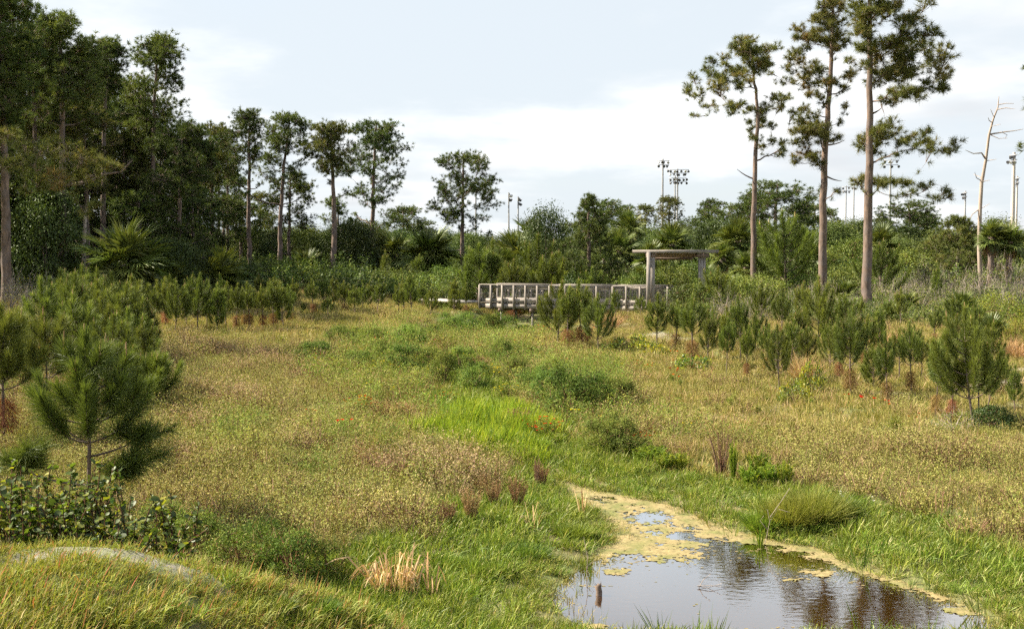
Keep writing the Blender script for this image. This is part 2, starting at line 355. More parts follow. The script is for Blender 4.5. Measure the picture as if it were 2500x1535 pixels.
# ------------------------------------------------------------------ mesh helpers
class Acc:
    def __init__(s): s.v = []; s.t = []; s.f3 = []; s.f4 = []; s.m3 = []; s.m4 = []; s.n = 0
    def add(s, V, Fc, tone, mat=0):
        V = np.asarray(V, float); Fc = np.asarray(Fc, int)
        if len(V) == 0 or len(Fc) == 0: return
        s.v.append(V); s.t.append(np.broadcast_to(np.asarray(tone, float), (len(V),)))
        if Fc.shape[1] == 3: s.f3.append(Fc + s.n); s.m3.append(np.full(len(Fc), mat))
        else: s.f4.append(Fc + s.n); s.m4.append(np.full(len(Fc), mat))
        s.n += len(V)
    def mesh(s, name, mats, smooth=False):
        me = bpy.data.meshes.new(name)
        for m in mats: me.materials.append(m)
        if s.n == 0: return me
        V = np.concatenate(s.v); T = np.concatenate(s.t)
        f3 = np.concatenate(s.f3) if s.f3 else np.zeros((0, 3), int)
        f4 = np.concatenate(s.f4) if s.f4 else np.zeros((0, 4), int)
        mi = np.concatenate(s.m3 + s.m4)
        nl = f3.size + f4.size; nf = len(f3) + len(f4)
        me.vertices.add(len(V)); me.vertices.foreach_set('co', V.astype(np.float32).ravel())
        me.loops.add(nl); me.loops.foreach_set('vertex_index', np.concatenate((f3.ravel(), f4.ravel())).astype(np.int32))
        me.polygons.add(nf)
        tot = np.concatenate((np.full(len(f3), 3), np.full(len(f4), 4)))
        me.polygons.foreach_set('loop_start', np.concatenate(([0], np.cumsum(tot)[:-1])).astype(np.int32))
        me.polygons.foreach_set('material_index', mi.astype(np.int32))
        if smooth: me.polygons.foreach_set('use_smooth', np.ones(nf, bool))
        a = me.attributes.new('tone', 'FLOAT', 'POINT'); a.data.foreach_set('value', T.astype(np.float32))
        me.update(calc_edges=True)
        return me
def unit(v):
    v = np.asarray(v, float)
    return v / np.maximum(np.linalg.norm(v, axis=-1, keepdims=True), 1e-9)
def strips(acc, base, dirs, L, w, rng, tone, mat=0, seg=1, droop=0.0, side=None, wmid=0.85):
    """thin tapering blades: one triangle each, or a bent pair of pieces"""
    base = np.asarray(base, float); n = len(base)
    if n == 0: return
    dirs = unit(dirs)
    L = np.broadcast_to(np.asarray(L, float), (n,))[:, None]; w = np.broadcast_to(np.asarray(w, float), (n,))[:, None]
    if side is None: side = unit(np.cross(dirs, rng.normal(size=(n, 3))))
    s = side * w * 0.5
    dz = np.zeros((n, 3)); dz[:, 2] = -1
    dr = np.broadcast_to(np.asarray(droop, float), (n,))[:, None]
    tip = base + dirs * L + dz * L * dr
    tone = np.broadcast_to(np.asarray(tone, float), (n,))
    if seg == 1:
        V = np.stack((base - s, base + s, tip), 1).reshape(-1, 3)
        i = np.arange(n)[:, None] * 3
        acc.add(V, np.concatenate((i, i + 1, i + 2), 1), np.repeat(tone, 3), mat)
    else:
        mid = base + dirs * L * 0.55 + dz * L * dr * 0.28
        V = np.stack((base - s * 0.8, base + s * 0.8, mid + s * wmid, mid - s * wmid, tip), 1).reshape(-1, 3)
        i = np.arange(n)[:, None] * 5
        off = acc.n
        acc.add(V, np.concatenate((i, i + 1, i + 2, i + 3), 1), np.repeat(tone, 5), mat)
        acc.f3.append(np.concatenate((i + 3, i + 2, i + 4), 1) + off); acc.m3.append(np.full(n, mat))
def leaves(acc, pos, nrm, L, w, rng, tone, mat=0):
    """small flat diamond leaves"""
    n = len(pos)
    if n == 0: return
    nrm = unit(nrm)
    a = unit(np.cross(nrm, rng.normal(size=(n, 3)))); b = np.cross(nrm, a)
    L = np.broadcast_to(np.asarray(L, float), (n,))[:, None]; w = np.broadcast_to(np.asarray(w, float), (n,))[:, None]
    V = np.stack((pos - a * L / 2, pos + b * w / 2 + a * L * 0.05, pos + a * L / 2, pos - b * w / 2 + a * L * 0.05), 1).reshape(-1, 3)
    i = np.arange(n)[:, None] * 4
    acc.add(V, np.concatenate((i, i + 1, i + 2, i + 3), 1), np.repeat(np.broadcast_to(tone, (n,)), 4), mat)
def tube(acc, pts, rad, sides=6, tone=0.5, mat=0, cap=True):
    pts = np.asarray(pts, float); k = len(pts)
    rad = np.broadcast_to(np.asarray(rad, float), (k,))
    tan = np.gradient(pts, axis=0); tan = unit(tan)
    ref = np.array((0.0, 1.0, 0.03)) if abs(tan[0, 2]) > 0.5 else np.array((0.0, 0.05, 1.0))
    u = unit(np.cross(tan, ref)); v = np.cross(tan, u)
    an = np.linspace(0, 2 * math.pi, sides, endpoint=False)
    ring = np.cos(an)[None, :, None] * u[:, None] + np.sin(an)[None, :, None] * v[:, None]
    V = (pts[:, None] + ring * rad[:, None, None]).reshape(-1, 3)
    i = np.arange(k - 1)[:, None] * sides; j = np.arange(sides)[None]; j2 = (j + 1) % sides
    Q = np.stack((i + j, i + j2, i + sides + j2, i + sides + j), -1).reshape(-1, 4)
    acc.add(V, Q, tone, mat)
    if cap:
        c = np.concatenate((V[-sides:], pts[-1:])); jj = np.arange(sides)
        acc.add(c, np.stack((jj, (jj + 1) % sides, np.full(sides, sides)), 1), tone, mat)
def box(acc, c, s, rot=None, tone=0.5, mat=0):
    h = np.asarray(s, float) / 2
    V = np.array([(x, y, z) for x in (-1, 1) for y in (-1, 1) for z in (-1, 1)], float) * h
    if rot is not None: V = V @ np.array(rot.to_3x3() if hasattr(rot, 'to_3x3') else rot).T
    V = V + np.asarray(c, float)
    acc.add(V, [(0, 1, 3, 2), (4, 6, 7, 5), (0, 4, 5, 1), (2, 3, 7, 6), (0, 2, 6, 4), (1, 5, 7, 3)], tone, mat)
def bez(p0, p1, p2, n=5):
    t = np.linspace(0, 1, n)[:, None]
    return (1 - t) ** 2 * p0 + 2 * t * (1 - t) * p1 + t * t * p2
def link(name, me, parent=None, loc=None):
    o = bpy.data.objects.new(name, me); COL.objects.link(o)
    if parent is not None: o.parent = parent
    if loc is not None: o.location = loc
    return o
def tag(o, label=None, cat=None, group=None, kind=None):
    if label: o['label'] = label
    if cat: o['category'] = cat
    if group: o['group'] = group
    if kind: o['kind'] = kind
    return o
def thing(name, label, cat, loc=(0, 0, 0), rz=0.0, group=None, scale=1.0):
    o = link(name, None, None, tuple(map(float, loc)))
    o.rotation_euler = (0, 0, rz); o.scale = (scale,) * 3 if not isinstance(scale, tuple) else scale
    return tag(o, label, cat, group)
ORD = ['first', 'second', 'third', 'fourth', 'fifth', 'sixth', 'seventh', 'eighth', 'ninth', 'tenth', 'eleventh', 'twelfth', 'thirteenth', 'fourteenth', 'fifteenth',
       'sixteenth', 'seventeenth', 'eighteenth', 'nineteenth', 'twentieth', 'twenty-first', 'twenty-second', 'twenty-third', 'twenty-fourth', 'twenty-fifth', 'twenty-sixth']

# ------------------------------------------------------------------ the land, the pond
def land():
    xs = np.concatenate((-np.geomspace(60, 2500, 14)[::-1], np.arange(-58, -14, 2.0), np.arange(-14, 14, 0.22), np.arange(14, 60, 2.0), np.geomspace(62, 2500, 14)))
    ys = np.concatenate((np.array([-300, -120, -60, -30, -15, -8, -3]), np.arange(0, 30, 0.22), np.arange(30, 80, 0.8), np.arange(80, 200, 5.0), np.geomspace(205, 3500, 16)))
    X, Y = np.meshgrid(xs, ys)
    Z = tz(X, Y)
    n, m = X.shape
    A = Acc()
    i = np.arange(n - 1)[:, None] * m; j = np.arange(m - 1)[None]
    Q = np.stack((i + j, i + j + 1, i + m + j + 1, i + m + j), -1).reshape(-1, 4)
    A.add(np.stack((X, Y, Z), -1).reshape(-1, 3), Q, 0.5)
    me = A.mesh('ground', [M_GROUND], True)
    sand = np.zeros(X.size)
    x, y = X.ravel(), Y.ravel()
    s = NX * x + NY * y
    sand = np.maximum(sand, np.exp(-((s - 7.22 + 0.1 * vnoise(x, y, 5, 2)) / 0.17) ** 2) * (0.85 + 0.4 * vnoise(x, y, 7, 4)) * sstep(-1.9, -2.3, x) * sstep(-3.3, -2.9, x))
    for (px, py, rx, ry) in ((1600, 818, 1.2, 1.6), (1650, 828, 1.0, 1.0), (2490, 936, 3.2, 0.8), (2440, 940, 1.6, 0.5), (2490, 905, 3, 0.7)):
        c = ground_at(px, py)
        sand = np.maximum(sand, (0.55 + 0.45 * vnoise(x, y, 2.2, 3)) * (1 - sstep(0.4, 1.2, np.hypot((x - c[0]) / rx, (y - c[1]) / ry))))
    a = me.attributes.new('sand', 'FLOAT', 'POINT'); a.data.foreach_set('value', sand.astype(np.float32))
    tag(link('ground', me), kind='structure')
    # water sheet
    c = POND.mean(0)
    P = c + (POND - c) * 1.05
    W = Acc(); k = len(P)
    W.add(np.column_stack((np.vstack((P, c)), np.zeros(k + 1))), [((q + 1) % k, q, k) for q in range(k)], 0.5)
    tag(link('water', W.mesh('water', [M_WATER])), kind='structure')
land()

def algae():
    rng = np.random.default_rng(5)
    h = 0.02
    xs = np.arange(POND[:, 0].min(), POND[:, 0].max(), h); ys = np.arange(POND[:, 1].min(), POND[:, 1].max(), h)
    X, Y = np.meshgrid(xs, ys)
    sd = poly_sd(POND, X, Y)
    px, py = proj(X, Y, X * 0)
    fine = vnoise(X, Y, 9, 2) * 0.5 + vnoise(X, Y, 22, 5) * 0.45 + rng.normal(size=X.shape) * 0.34 + vnoise(X * 0.55, Y * 1.4, 5, 11) * 0.5
    mid = vnoise(X, Y, 3.1, 7)
    edge = np.interp(px, [1340, 1450, 1480, 1700, 1740, 1770, 1830, 1900, 2000, 2100, 2200, 2500], [1330, 1345, 1378, 1374, 1345, 1340, 1352, 1366, 1378, 1404, 1430, 1475])
    m = np.clip((edge - py) / 22, -3, 1.25) + mid * 0.8 + fine * 1.15
    m += 1.6 * np.exp(-(sd / 0.2) ** 2) - 0.3
    # holes of open water in the mat, drifts of scum on the open water
    for (hx, hy, rx, ry, v) in ((1665, 1308, 26, 9, -4), (1715, 1319, 24, 5, -4), (1590, 1262, 34, 6, -2.5), (1480, 1216, 40, 5, -1.5), (1850, 1335, 60, 4, -2.5), (1770, 1338, 50, 5, -2), (1960, 1350, 40, 4, -2),
                              (1505, 1396, 40, 8, 3.6), (1450, 1430, 60, 4, 3.2), (1430, 1452, 50, 6, 3.2), (1930, 1416, 34, 6, 3.4), (1980, 1395, 30, 5, 2.6), (2010, 1404, 30, 6, 2.4), (1925, 1462, 50, 4, 3.0),
                              (1705, 1474, 18, 4, 3.2), (1470, 1528, 90, 9, 3.4), (1580, 1516, 60, 6, 2.2), (1900, 1532, 120, 10, 3.0), (2250, 1506, 110, 9, 2.8), (2330, 1490, 60, 9, 2.6), (1640, 1533, 60, 6, 2.8),
                              (1540, 1340, 60, 5, 1.5), (1700, 1500, 40, 3, 2.2), (2080, 1470, 30, 3, 2.0), (1400, 1470, 30, 6, 2.4)):
        m += v * np.exp(-((px - hx) / rx) ** 2 - ((py - hy) / ry) ** 2)
    ok = (m > 0.15) & (sd < 0.1)
    Z = 0.002 + 0.004 * np.clip(m - 0.15, 0, 1.5) * np.clip(0.5 + fine, 0, 1.5)
    n, k = X.shape
    idx = -np.ones(X.shape, int)
    cell = ok[:-1, :-1] & ok[1:, :-1] & ok[:-1, 1:] & ok[1:, 1:]
    use = np.zeros(X.shape, bool)
    use[:-1, :-1] |= cell; use[1:, :-1] |= cell; use[:-1, 1:] |= cell; use[1:, 1:] |= cell
    idx[use] = np.arange(use.sum())
    V = np.stack((X, Y, Z), -1)[use] + rng.normal(size=(use.sum(), 3)) * (0.008, 0.008, 0.0012)
    Q = np.stack((idx[:-1, :-1][cell], idx[:-1, 1:][cell], idx[1:, 1:][cell], idx[1:, :-1][cell]), 1)
    A = Acc(); A.add(V, Q, 0.5)
    gx = rng.integers(0, X.shape[1], 26000); gy = rng.integers(0, X.shape[0], 26000)
    pm = m[gy, gx]; keep = (rng.random(26000) < np.clip(0.012 + 0.75 * np.exp((pm - 0.15) * 2.2), 0, 0.95)) & (pm < 0.4) & (sd[gy, gx] < 0.05) & (pm > -2.6)
    fx, fy = X[gy, gx][keep], Y[gy, gx][keep]; nf = len(fx)       # loose flecks thinning out over the open water
    fx = fx + rng.uniform(-.01, .01, nf); fy = fy + rng.uniform(-.01, .01, nf)
    t6 = np.linspace(0, 6.283, 6, endpoint=False)[None]; rr = (0.003 + 0.016 * rng.random((nf, 1)) ** 2.5) * rng.uniform(0.4, 1.3, (nf, 6))
    FV = np.stack((fx[:, None] + np.cos(t6) * rr * 1.5, fy[:, None] + np.sin(t6) * rr * 0.8, np.full((nf, 6), 0.0025)), -1).reshape(-1, 3)
    b6 = np.arange(nf)[:, None] * 6
    A.add(FV, np.concatenate((b6, b6 + 1, b6 + 2, b6 + 3), 1), 0.5)
    A.f4.append(np.concatenate((b6, b6 + 3, b6 + 4, b6 + 5), 1) + A.n - len(FV)); A.m4.append(np.zeros(nf, int))
    o = link('algae', A.mesh('algae', [M_ALGAE]))
    tag(o, 'tan and yellow algae scum floating on the pond', 'algae', kind='stuff')
algae()

# ------------------------------------------------------------------ pines
def tufts(acc, pos, axis, N, L, w, rng, tone, mat=0, amin=8, amax=88):
    T = len(pos)
    if T == 0: return
    axis = unit(axis)
    u = unit(np.cross(axis, rng.normal(size=(T, 3)))); v = np.cross(axis, u)
    a = np.radians(rng.uniform(amin, amax, (T, N, 1))); ph = rng.uniform(0, 2 * math.pi, (T, N, 1))
    d = axis[:, None] * np.cos(a) + (u[:, None] * np.cos(ph) + v[:, None] * np.sin(ph)) * np.sin(a)
    b = pos[:, None] - axis[:, None] * rng.uniform(0, 0.14, (T, N, 1))
    tn = np.clip(np.broadcast_to(tone, (T,))[:, None] + rng.normal(size=(T, N)) * 0.13, 0, 1)
    strips(acc, b.reshape(-1, 3), d.reshape(-1, 3), (L * rng.uniform(0.7, 1.1, (T, N))).ravel(), w, rng, tn.ravel(), mat, 1, 0.12)

def tall_pine_mesh(seed, trunk, r0, clumps, N=34, L=0.27, w=0.02, leafmat=None, tone0=0.5, bare=None, per=9.0, spread=1.0):
    """trunk: polyline from the base up; clumps: (x, y, z, radius) where foliage gathers"""
    rng = np.random.default_rng(seed)
    trunk = np.asarray(trunk, float)
    t = np.linspace(0, len(trunk) - 1, 26)
    tp = np.stack([np.interp(t, np.arange(len(trunk)), trunk[:, k]) for k in range(3)], 1)
    tp[2:-1] += rng.normal(size=(23, 3)) * (0.02, 0.02, 0)
    H = tp[-1, 2]
    tr = r0 * (1 - 0.82 * (tp[:, 2] / H) ** 1.1) + 0.02
    tr[0] *= 1.25
    W = Acc()
    tube(W, tp, tr, 9)
    nodes = [p for p in tp[6:]]; nr = [r for r in tr[6:]]
    C = np.asarray(clumps, float)
    ax = np.stack([np.interp(C[:, 2], tp[:, 2], tp[:, k]) for k in range(2)], 1)
    hd = np.hypot(C[:, 0] - ax[:, 0], C[:, 1] - ax[:, 1])
    P, AX, TO = [], [], []
    for i in np.argsort(hd):
        c = C[i, :3]; r = C[i, 3]
        nd = np.array(nodes)
        dv = c - nd
        dist = np.linalg.norm(dv, axis=1)
        cost = dist + 1.4 * np.maximum(0, nd[:, 2] - (c[2] - 0.3 * np.hypot(dv[:, 0], dv[:, 1])))
        j = int(np.argmin(cost)); p0 = nd[j]; ln = dist[j]
        mid = (p0 + c) / 2 + np.array((rng.normal() * 0.1, rng.normal() * 0.1, -0.14 * ln + rng.normal() * 0.08)) * min(1, ln)
        cv = bez(p0, mid, c, 6)
        cv[1:-1] += rng.normal(size=(4, 3)) * 0.02 * ln
        ra = min(nr[j] * 0.7, 0.018 + 0.022 * ln)
        tube(W, cv, np.linspace(ra, max(0.012, ra * 0.45), 6), 5)
        for q in (2, 3, 4, 5): nodes.append(cv[q]); nr.append(ra * (1 - 0.1 * q))
        k = max(3, int(per * (r / 0.5) ** 1.6 * rng.uniform(0.8, 1.2)))
        g = rng.normal(size=(k, 3)); g = unit(g) * rng.uniform(0.15, 1.25, (k, 1)) ** 0.7 * r * spread
        g[:, 2] *= 0.62
        pos = c + g + (0, 0, 0.1 * r)
        axd = unit(unit(g) * 0.8 + np.array((0, 0, 0.55)) + rng.normal(size=(k, 3)) * 0.25)
        for q in range(k):
            s = cv[rng.integers(3, 6)]
            tube(W, np.array((s, (s + pos[q]) / 2 - (0, 0, 0.04), pos[q])), (0.011, 0.009, 0.007), 3, cap=False)
        tw = cv[rng.integers(2, 6, 3)] + rng.normal(size=(3, 3)) * 0.12 * min(1.0, ln)
        if ln > 0.5: pos = np.vstack((pos, tw)); axd = np.vstack((axd, unit(np.array((0, 0, 0.8)) + rng.normal(size=(3, 3)) * 0.5))); k += 3
        P.append(pos); AX.append(axd); TO.append(np.clip(tone0 + rng.normal() * 0.14 + rng.normal(size=k) * 0.1, 0, 1))
    for (q, d, ln, up) in (bare or []):
        p0 = np.array([np.interp(q, tp[:, 2], tp[:, k]) for k in range(3)])
        e = p0 + np.array((math.cos(d) * ln, math.sin(d) * ln * 0.6, up))
        tube(W, bez(p0, (p0 + e) / 2 + np.array((0, 0, -0.15 * ln)), e, 5), (0.05, 0.045, 0.035, 0.025, 0.01), 5)
    A = Acc()
    tufts(A, np.concatenate(P), np.concatenate(AX), N, L, w, rng, np.concatenate(TO))
    return W.mesh('trunk', [M_BARK], True), A.mesh('crown', [leafmat or M_PINE])

def pine_from_px(name, label, d, trunk_px, r0, clumps_px, scale, origin, seed, group=None, depth=1.0, **kw):
    """a pine whose trunk and foliage were measured off the photograph, stood at its own distance with depth"""
    rng = np.random.default_rng(seed + 100)
    def w(X, Y): return at(origin[0] + X / scale, origin[1] + Y / scale, d)
    tw = np.array([w(*p) for p in trunk_px])
    g = float(tz(np.array([tw[0, 0]]), np.array([d]))[0])
    base = np.array((tw[0, 0], d, g - 0.05))
    tr = np.vstack(((0, 0, 0), tw - base)); tr[:, 1] = 0
    if tr[1, 2] < 0.1: tr = np.delete(tr, 1, 0)
    cl = []
    for (X, Y, r) in clumps_px:
        p = w(X, Y) - base
        axx = np.interp(p[2], tr[:, 2], tr[:, 0])
        off = abs(p[0] - axx)
        dy = rng.normal() * (0.35 + 0.45 * off) * depth
        rr = r / scale / F * d * 1.28
        cl.append((p[0] * (1 + dy / d) , dy, p[2] + (base[2] + p[2] - EYE) * dy / d, rr))
        if rng.random() < 0.85:                       # foliage on the far side, hidden behind the near clumps
            cl.append((axx + (p[0] - axx) * rng.uniform(0.2, 0.8), (1 if rng.random() < .5 else -1) * rng.uniform(0.4, 1.3) * depth, p[2] + rng.normal() * 0.2, rr * 0.9))
    tm, cm = tall_pine_mesh(seed, tr, r0, cl, **kw)
    o = thing(name, label, 'pine tree', base, 0, group)
    link('trunk', tm, o); link('crown', cm, o)
    return o

# three tall pines on the right, limbs and clumps as photographed
Z5 = (3.024, (1650, 60)); Z4 = (2.16, (1600, 0))
pine_from_px('tall_pine', 'tall forked-crowned pine beside the timber arch, shortest of three open pines', 60,
    [(575, 1800), (575, 1512), (580, 1200), (590, 1000), (600, 800), (605, 650), (590, 480), (570, 400), (575, 330), (560, 230), (525, 120)], 0.175,
    [(120, 395, 40), (110, 500, 36), (100, 672, 26), (160, 520, 48), (215, 362, 32), (250, 450, 60), (300, 265, 45), (268, 315, 38), (330, 400, 46), (410, 160, 40), (460, 115, 42), (550, 118, 46),
     (500, 200, 60), (565, 215, 60), (625, 262, 60), (690, 185, 48), (742, 172, 42), (585, 320, 60), (450, 350, 50), (390, 480, 42), (375, 605, 28), (325, 590, 30), (440, 632, 26), (508, 580, 22),
     (560, 622, 32), (548, 720, 30), (556, 830, 30), (640, 640, 42), (730, 540, 42), (690, 300, 44), (662, 700, 42), (742, 742, 38), (795, 605, 48), (850, 540, 48), (845, 640, 42), (720, 862, 36), (785, 870, 34), (805, 950, 34), (520, 280, 40), (470, 420, 34), (190, 470, 40), (210, 600, 24)],
    Z5[0], Z5[1], 11, leafmat=M_PINEY, tone0=0.55, N=44, w=0.014, L=0.3, per=22, bare=[(7.0, math.pi, 1.0, 0.55)], depth=0.8)
pine_from_px('tall_pine', 'tall dark-trunked pine standing in the middle of three open pines', 54,
    [(1082, 2000), (1085, 1512), (1090, 1200), (1100, 950), (1115, 750), (1130, 550), (1140, 350), (1150, 200), (1155, 50), (1160, -150), (1150, -260)], 0.21,
    [(770, 250, 36), (790, 330, 44), (870, 215, 44), (900, 340, 52), (860, 420, 44), (940, 270, 42), (960, 400, 50), (750, 362, 26), (860, 100, 36), (900, 110, 44), (950, 30, 52), (1010, 80, 52), (1080, 40, 54), (1130, 120, 46),
     (1200, 60, 54), (1250, 130, 44), (1170, 170, 36), (1050, 430, 42), (1200, 420, 42), (1285, 360, 42), (1250, 470, 40), (960, 512, 36), (970, 620, 40), (1012, 660, 40), (920, 700, 50), (880, 790, 52), (960, 780, 60), (1030, 760, 60),
     (1085, 800, 48), (930, 865, 52), (870, 870, 40), (955, 950, 50), (900, 1000, 42), (980, 1012, 34), (1200, 830, 34), (1230, 722, 24), (1250, 600, 32), (1160, 1225, 26), (1000, -40, 50), (1080, -60, 54), (1160, -30, 54), (1230, -20, 46), (1120, -130, 50), (1180, -170, 50), (1150, -250, 46), (1060, -140, 40), (1240, -110, 40)],
    Z5[0], Z5[1], 12, leafmat=M_PINEY, tone0=0.6, N=44, w=0.014, L=0.3, per=22, bare=[(8.1, 0.1, 1.0, 0.25), (6.6, 0.0, 0.9, -0.3)], depth=0.8)
pine_from_px('tall_pine', 'tall straight pine with one low drooping limb, nearest of three open pines', 46,
    [(1108, 1720), (1110, 1512), (1125, 1000), (1128, 750), (1128, 500), (1130, 250), (1130, 60), (1128, -120), (1125, -280)], 0.205,
    [(1200, 60, 50), (1290, 40, 50), (1330, 110, 52), (1390, 105, 48), (1405, 170, 50), (1460, 200, 44), (1270, 170, 54), (1220, 230, 52), (1190, 300, 56), (1300, 270, 52), (1380, 260, 52), (1450, 290, 58), (1510, 260, 54), (1530, 330, 52), (1562, 402, 40),
     (1480, 380, 50), (1545, 460, 40), (1440, 450, 44), (1380, 380, 48), (1300, 370, 48), (1250, 420, 46), (1200, 400, 40), (1350, 480, 30), (1450, 512, 28), (1250, 480, 34), (1300, 520, 26), (1500, 470, 34),
     (1200, 680, 46), (1260, 660, 46), (1300, 700, 40), (1200, 740, 36), (1262, 742, 36), (1400, 712, 28), (1450, 752, 28), (1562, 760, 38), (1595, 752, 34), (1500, 792, 26), (1545, 802, 26), (1090, 740, 30),
     (1085, 960, 36), (1190, 950, 34), (1335, 955, 32), (1400, 965, 36), (1450, 985, 36), (1492, 1012, 34), (1530, 1042, 24), (1080, 120, 50), (1060, 60, 50), (1100, 200, 40), (1055, 250, 40), (1045, 165, 42), (1040, 320, 30),
     (1100, -60, 50), (1200, -50, 54), (1270, -40, 50), (1050, -30, 44), (1130, -130, 50), (1190, -160, 48), (1140, -250, 46), (1060, -120, 40), (1360, 20, 40)],
    Z4[0], Z4[1], 13, leafmat=M_PINEY, tone0=0.5, N=44, w=0.014, L=0.3, per=22, bare=[(8.6, 0.4, 0.6, 0.3)], depth=0.8)

# pines of the row behind the field: (px of trunk, top, bottom of crown, half width, distance, lean)
def crown_clumps(rng, H, zb, hw, n, lean=0.0, flatness=1.0, gap=0.0, r=(0.42, 0.7)):
    out = []
    for i in range(n):
        f = rng.beta(1.5, 1.0)
        f = 1 - (1 - f) * 1.0
        z = zb + (H - zb) * f
        wmax = hw * (0.35 + 0.65 * math.sin(math.pi * min(1, 0.15 + f * 0.62)) ** 0.8) * (1 if f < 0.8 else math.sqrt(max(0.05, 1 - ((f - 0.8) / 0.22) ** 2)))
        rad = wmax * math.sqrt(rng.uniform(0.02, 1))
        a = rng.uniform(0, 2 * math.pi)
        out.append((lean * f + rad * math.cos(a), rad * math.sin(a), min(z, H) - 0.1, rng.uniform(*r)))
    out.append((lean, 0, H - 0.1, 0.5))
    return out
def row_pine(label, px, top, cbot, base, hw, d, seed, lean=0, n=34, r0=0.2, tone0=0.42, leafmat=None, name='tall_pine', group='pines along the far side of the field', low=True, **kw):
    rng = np.random.default_rng(seed)
    b = on_ground(px, d)
    H = at(px, top, d)[2] - b[2]
    zb = at(px, cbot, d)[2] - b[2]
    w = hw / F * d; ln = lean / F * d
    cl = crown_clumps(rng, H, zb, w, int(n * 1.7), ln, r=(0.5, 0.85))
    if low:
        for _ in range(3): cl.append((rng.normal() * w * 0.8, rng.normal() * w * 0.5, zb - rng.uniform(0, 1.6), rng.uniform(0.3, 0.45)))
    bend = rng.normal() * 0.15
    tr = [(0, 0, 0), (bend, 0, H * 0.3), (bend * 0.5 + ln * 0.3, 0.1, H * 0.65), (ln, 0, H)]
    tm, cm = tall_pine_mesh(seed, tr, r0, cl, N=kw.get('N', 26), w=0.026, L=0.3, tone0=tone0, leafmat=leafmat, per=kw.get('per', 11))
    o = thing(name, label, 'pine tree', (b[0], b[1], b[2] - 0.1), 0, group)
    link('trunk', tm, o); link('crown', cm, o)
    return o
row_pine('lone round-crowned pine standing apart, just behind the bridge\'s far end', 1132, 372, 560, 650, 84, 88, 31, n=44)
row_pine('broad-crowned pine at the open end of the left row', 908, 297, 500, 672, 82, 90, 32, lean=14, n=52, r0=0.22)
row_pine('thick-trunked pine with a long limb leaning toward its broad right neighbour', 812, 302, 420, 685, 62, 84, 33, n=34, r0=0.24, leafmat=M_PINEY)
row_pine('thin-trunked pine close behind the thick-trunked one', 826, 480, 590, 660, 40, 96, 34, n=14, r0=0.13)
row_pine('pine with a narrow crown leaning right, left of the thick-trunked pine', 684, 278, 440, 670, 60, 86, 35, lean=30, n=34)
row_pine('short forked pine under its taller neighbours in the row', 712, 415, 560, 650, 60, 92, 36, n=26, r0=0.17)
row_pine('slender pine with a small flat-topped crown, tallest of the row', 614, 268, 400, 668, 52, 88, 37, n=28)
row_pine('pine with a loose crown between the tall forest and the row', 520, 300, 470, 650, 62, 94, 38, n=34, leafmat=M_PINEY)
row_pine('thin pine half hidden in the loose crowns beside the tall forest', 560, 340, 480, 655, 40, 98, 39, n=20, r0=0.14)
row_pine('low far pine crown showing between the row and the lone pine', 985, 505, 580, 640, 52, 112, 40, n=24, r0=0.16, low=False)
# the tall forest on the left
row_pine('tall spire-like pine at the right edge of the dense forest', 370, 88, 380, 680, 66, 70, 41, lean=26, n=56, r0=0.2, group='pines of the dense forest')
row_pine('pine with a small dark tufted head, left of the spire-like pine', 248, 98, 260, 690, 46, 66, 42, lean=28, n=30, r0=0.19, group='pines of the dense forest')
row_pine('big full-crowned pine with a double trunk in the dense forest', 160, 36, 330, 690, 96, 58, 43, n=64, r0=0.24, group='pines of the dense forest')
row_pine('pine rising highest at the picture\'s left border', 14, -30, 300, 690, 90, 52, 44, n=56, r0=0.24, group='pines of the dense forest')
row_pine('pine with its bare trunk seen against a gap of sky', 90, 60, 250, 690, 70, 60, 45, n=34, r0=0.18, leafmat=M_PINEY, group='pines of the dense forest')
row_pine('lower dark pine whose foliage spreads right in front of the forest', 442, 300, 600, 700, 78, 64, 46, lean=10, n=44, r0=0.15, tone0=0.25, group='pines of the dense forest')
row_pine('dark mid-height pine behind the dark fan palm', 335, 240, 520, 680, 80, 72, 47, n=44, r0=0.17, tone0=0.3, group='pines of the dense forest')
# the near pine outside the left border whose long limb reaches into the picture
def limb_pine():
    b = on_ground(-150, 33)
    def w(px, py, dy=0.0): return at(px, py, 33 + dy) - b
    cl = [(*w(px, py, dy), r) for px, py, r, dy in (
        (60, 355, .5, 0), (120, 370, .5, .6), (20, 330, .5, .4), (160, 350, .45, 0), (200, 385, .5, -.4), (250, 390, .45, .3), (280, 400, .4, 0), (230, 430, .42, .5), (160, 420, .5, .4), (100, 450, .45, 0), (140, 440, .45, -.6),
        (190, 440, .42, .3), (60, 400, .45, .5), (20, 400, .5, .2), (85, 400, .4, -.4), (-60, 330, .6, 0), (-90, 420, .6, .5), (70, 470, .3, 0), (-160, 150, .8, 0), (-200, 60, .8, .5), (-120, 80, .8, .9), (-230, 200, .8, 0), (-150, 0, .8, -.5), (-190, -60, .7, 0), (-120, 240, .7, 0), (215, 520, .3, .3), (240, 500, .25, 0))]
    tr = [(0, 0, 0), (0.05, 0, 4), (-0.2, 0.1, 8), (-0.4, 0, at(-150, -80, 33)[2] - b[2])]
    tm, cm = tall_pine_mesh(71, tr, 0.24, cl, N=46, w=0.013, L=0.28, tone0=0.55, leafmat=M_PINEY, per=12)
    o = thing('tall_pine', 'near pine limb reaching in from the left border with pale needles', 'pine tree', b)
    link('trunk', tm, o); link('crown', cm, o)
limb_pine()

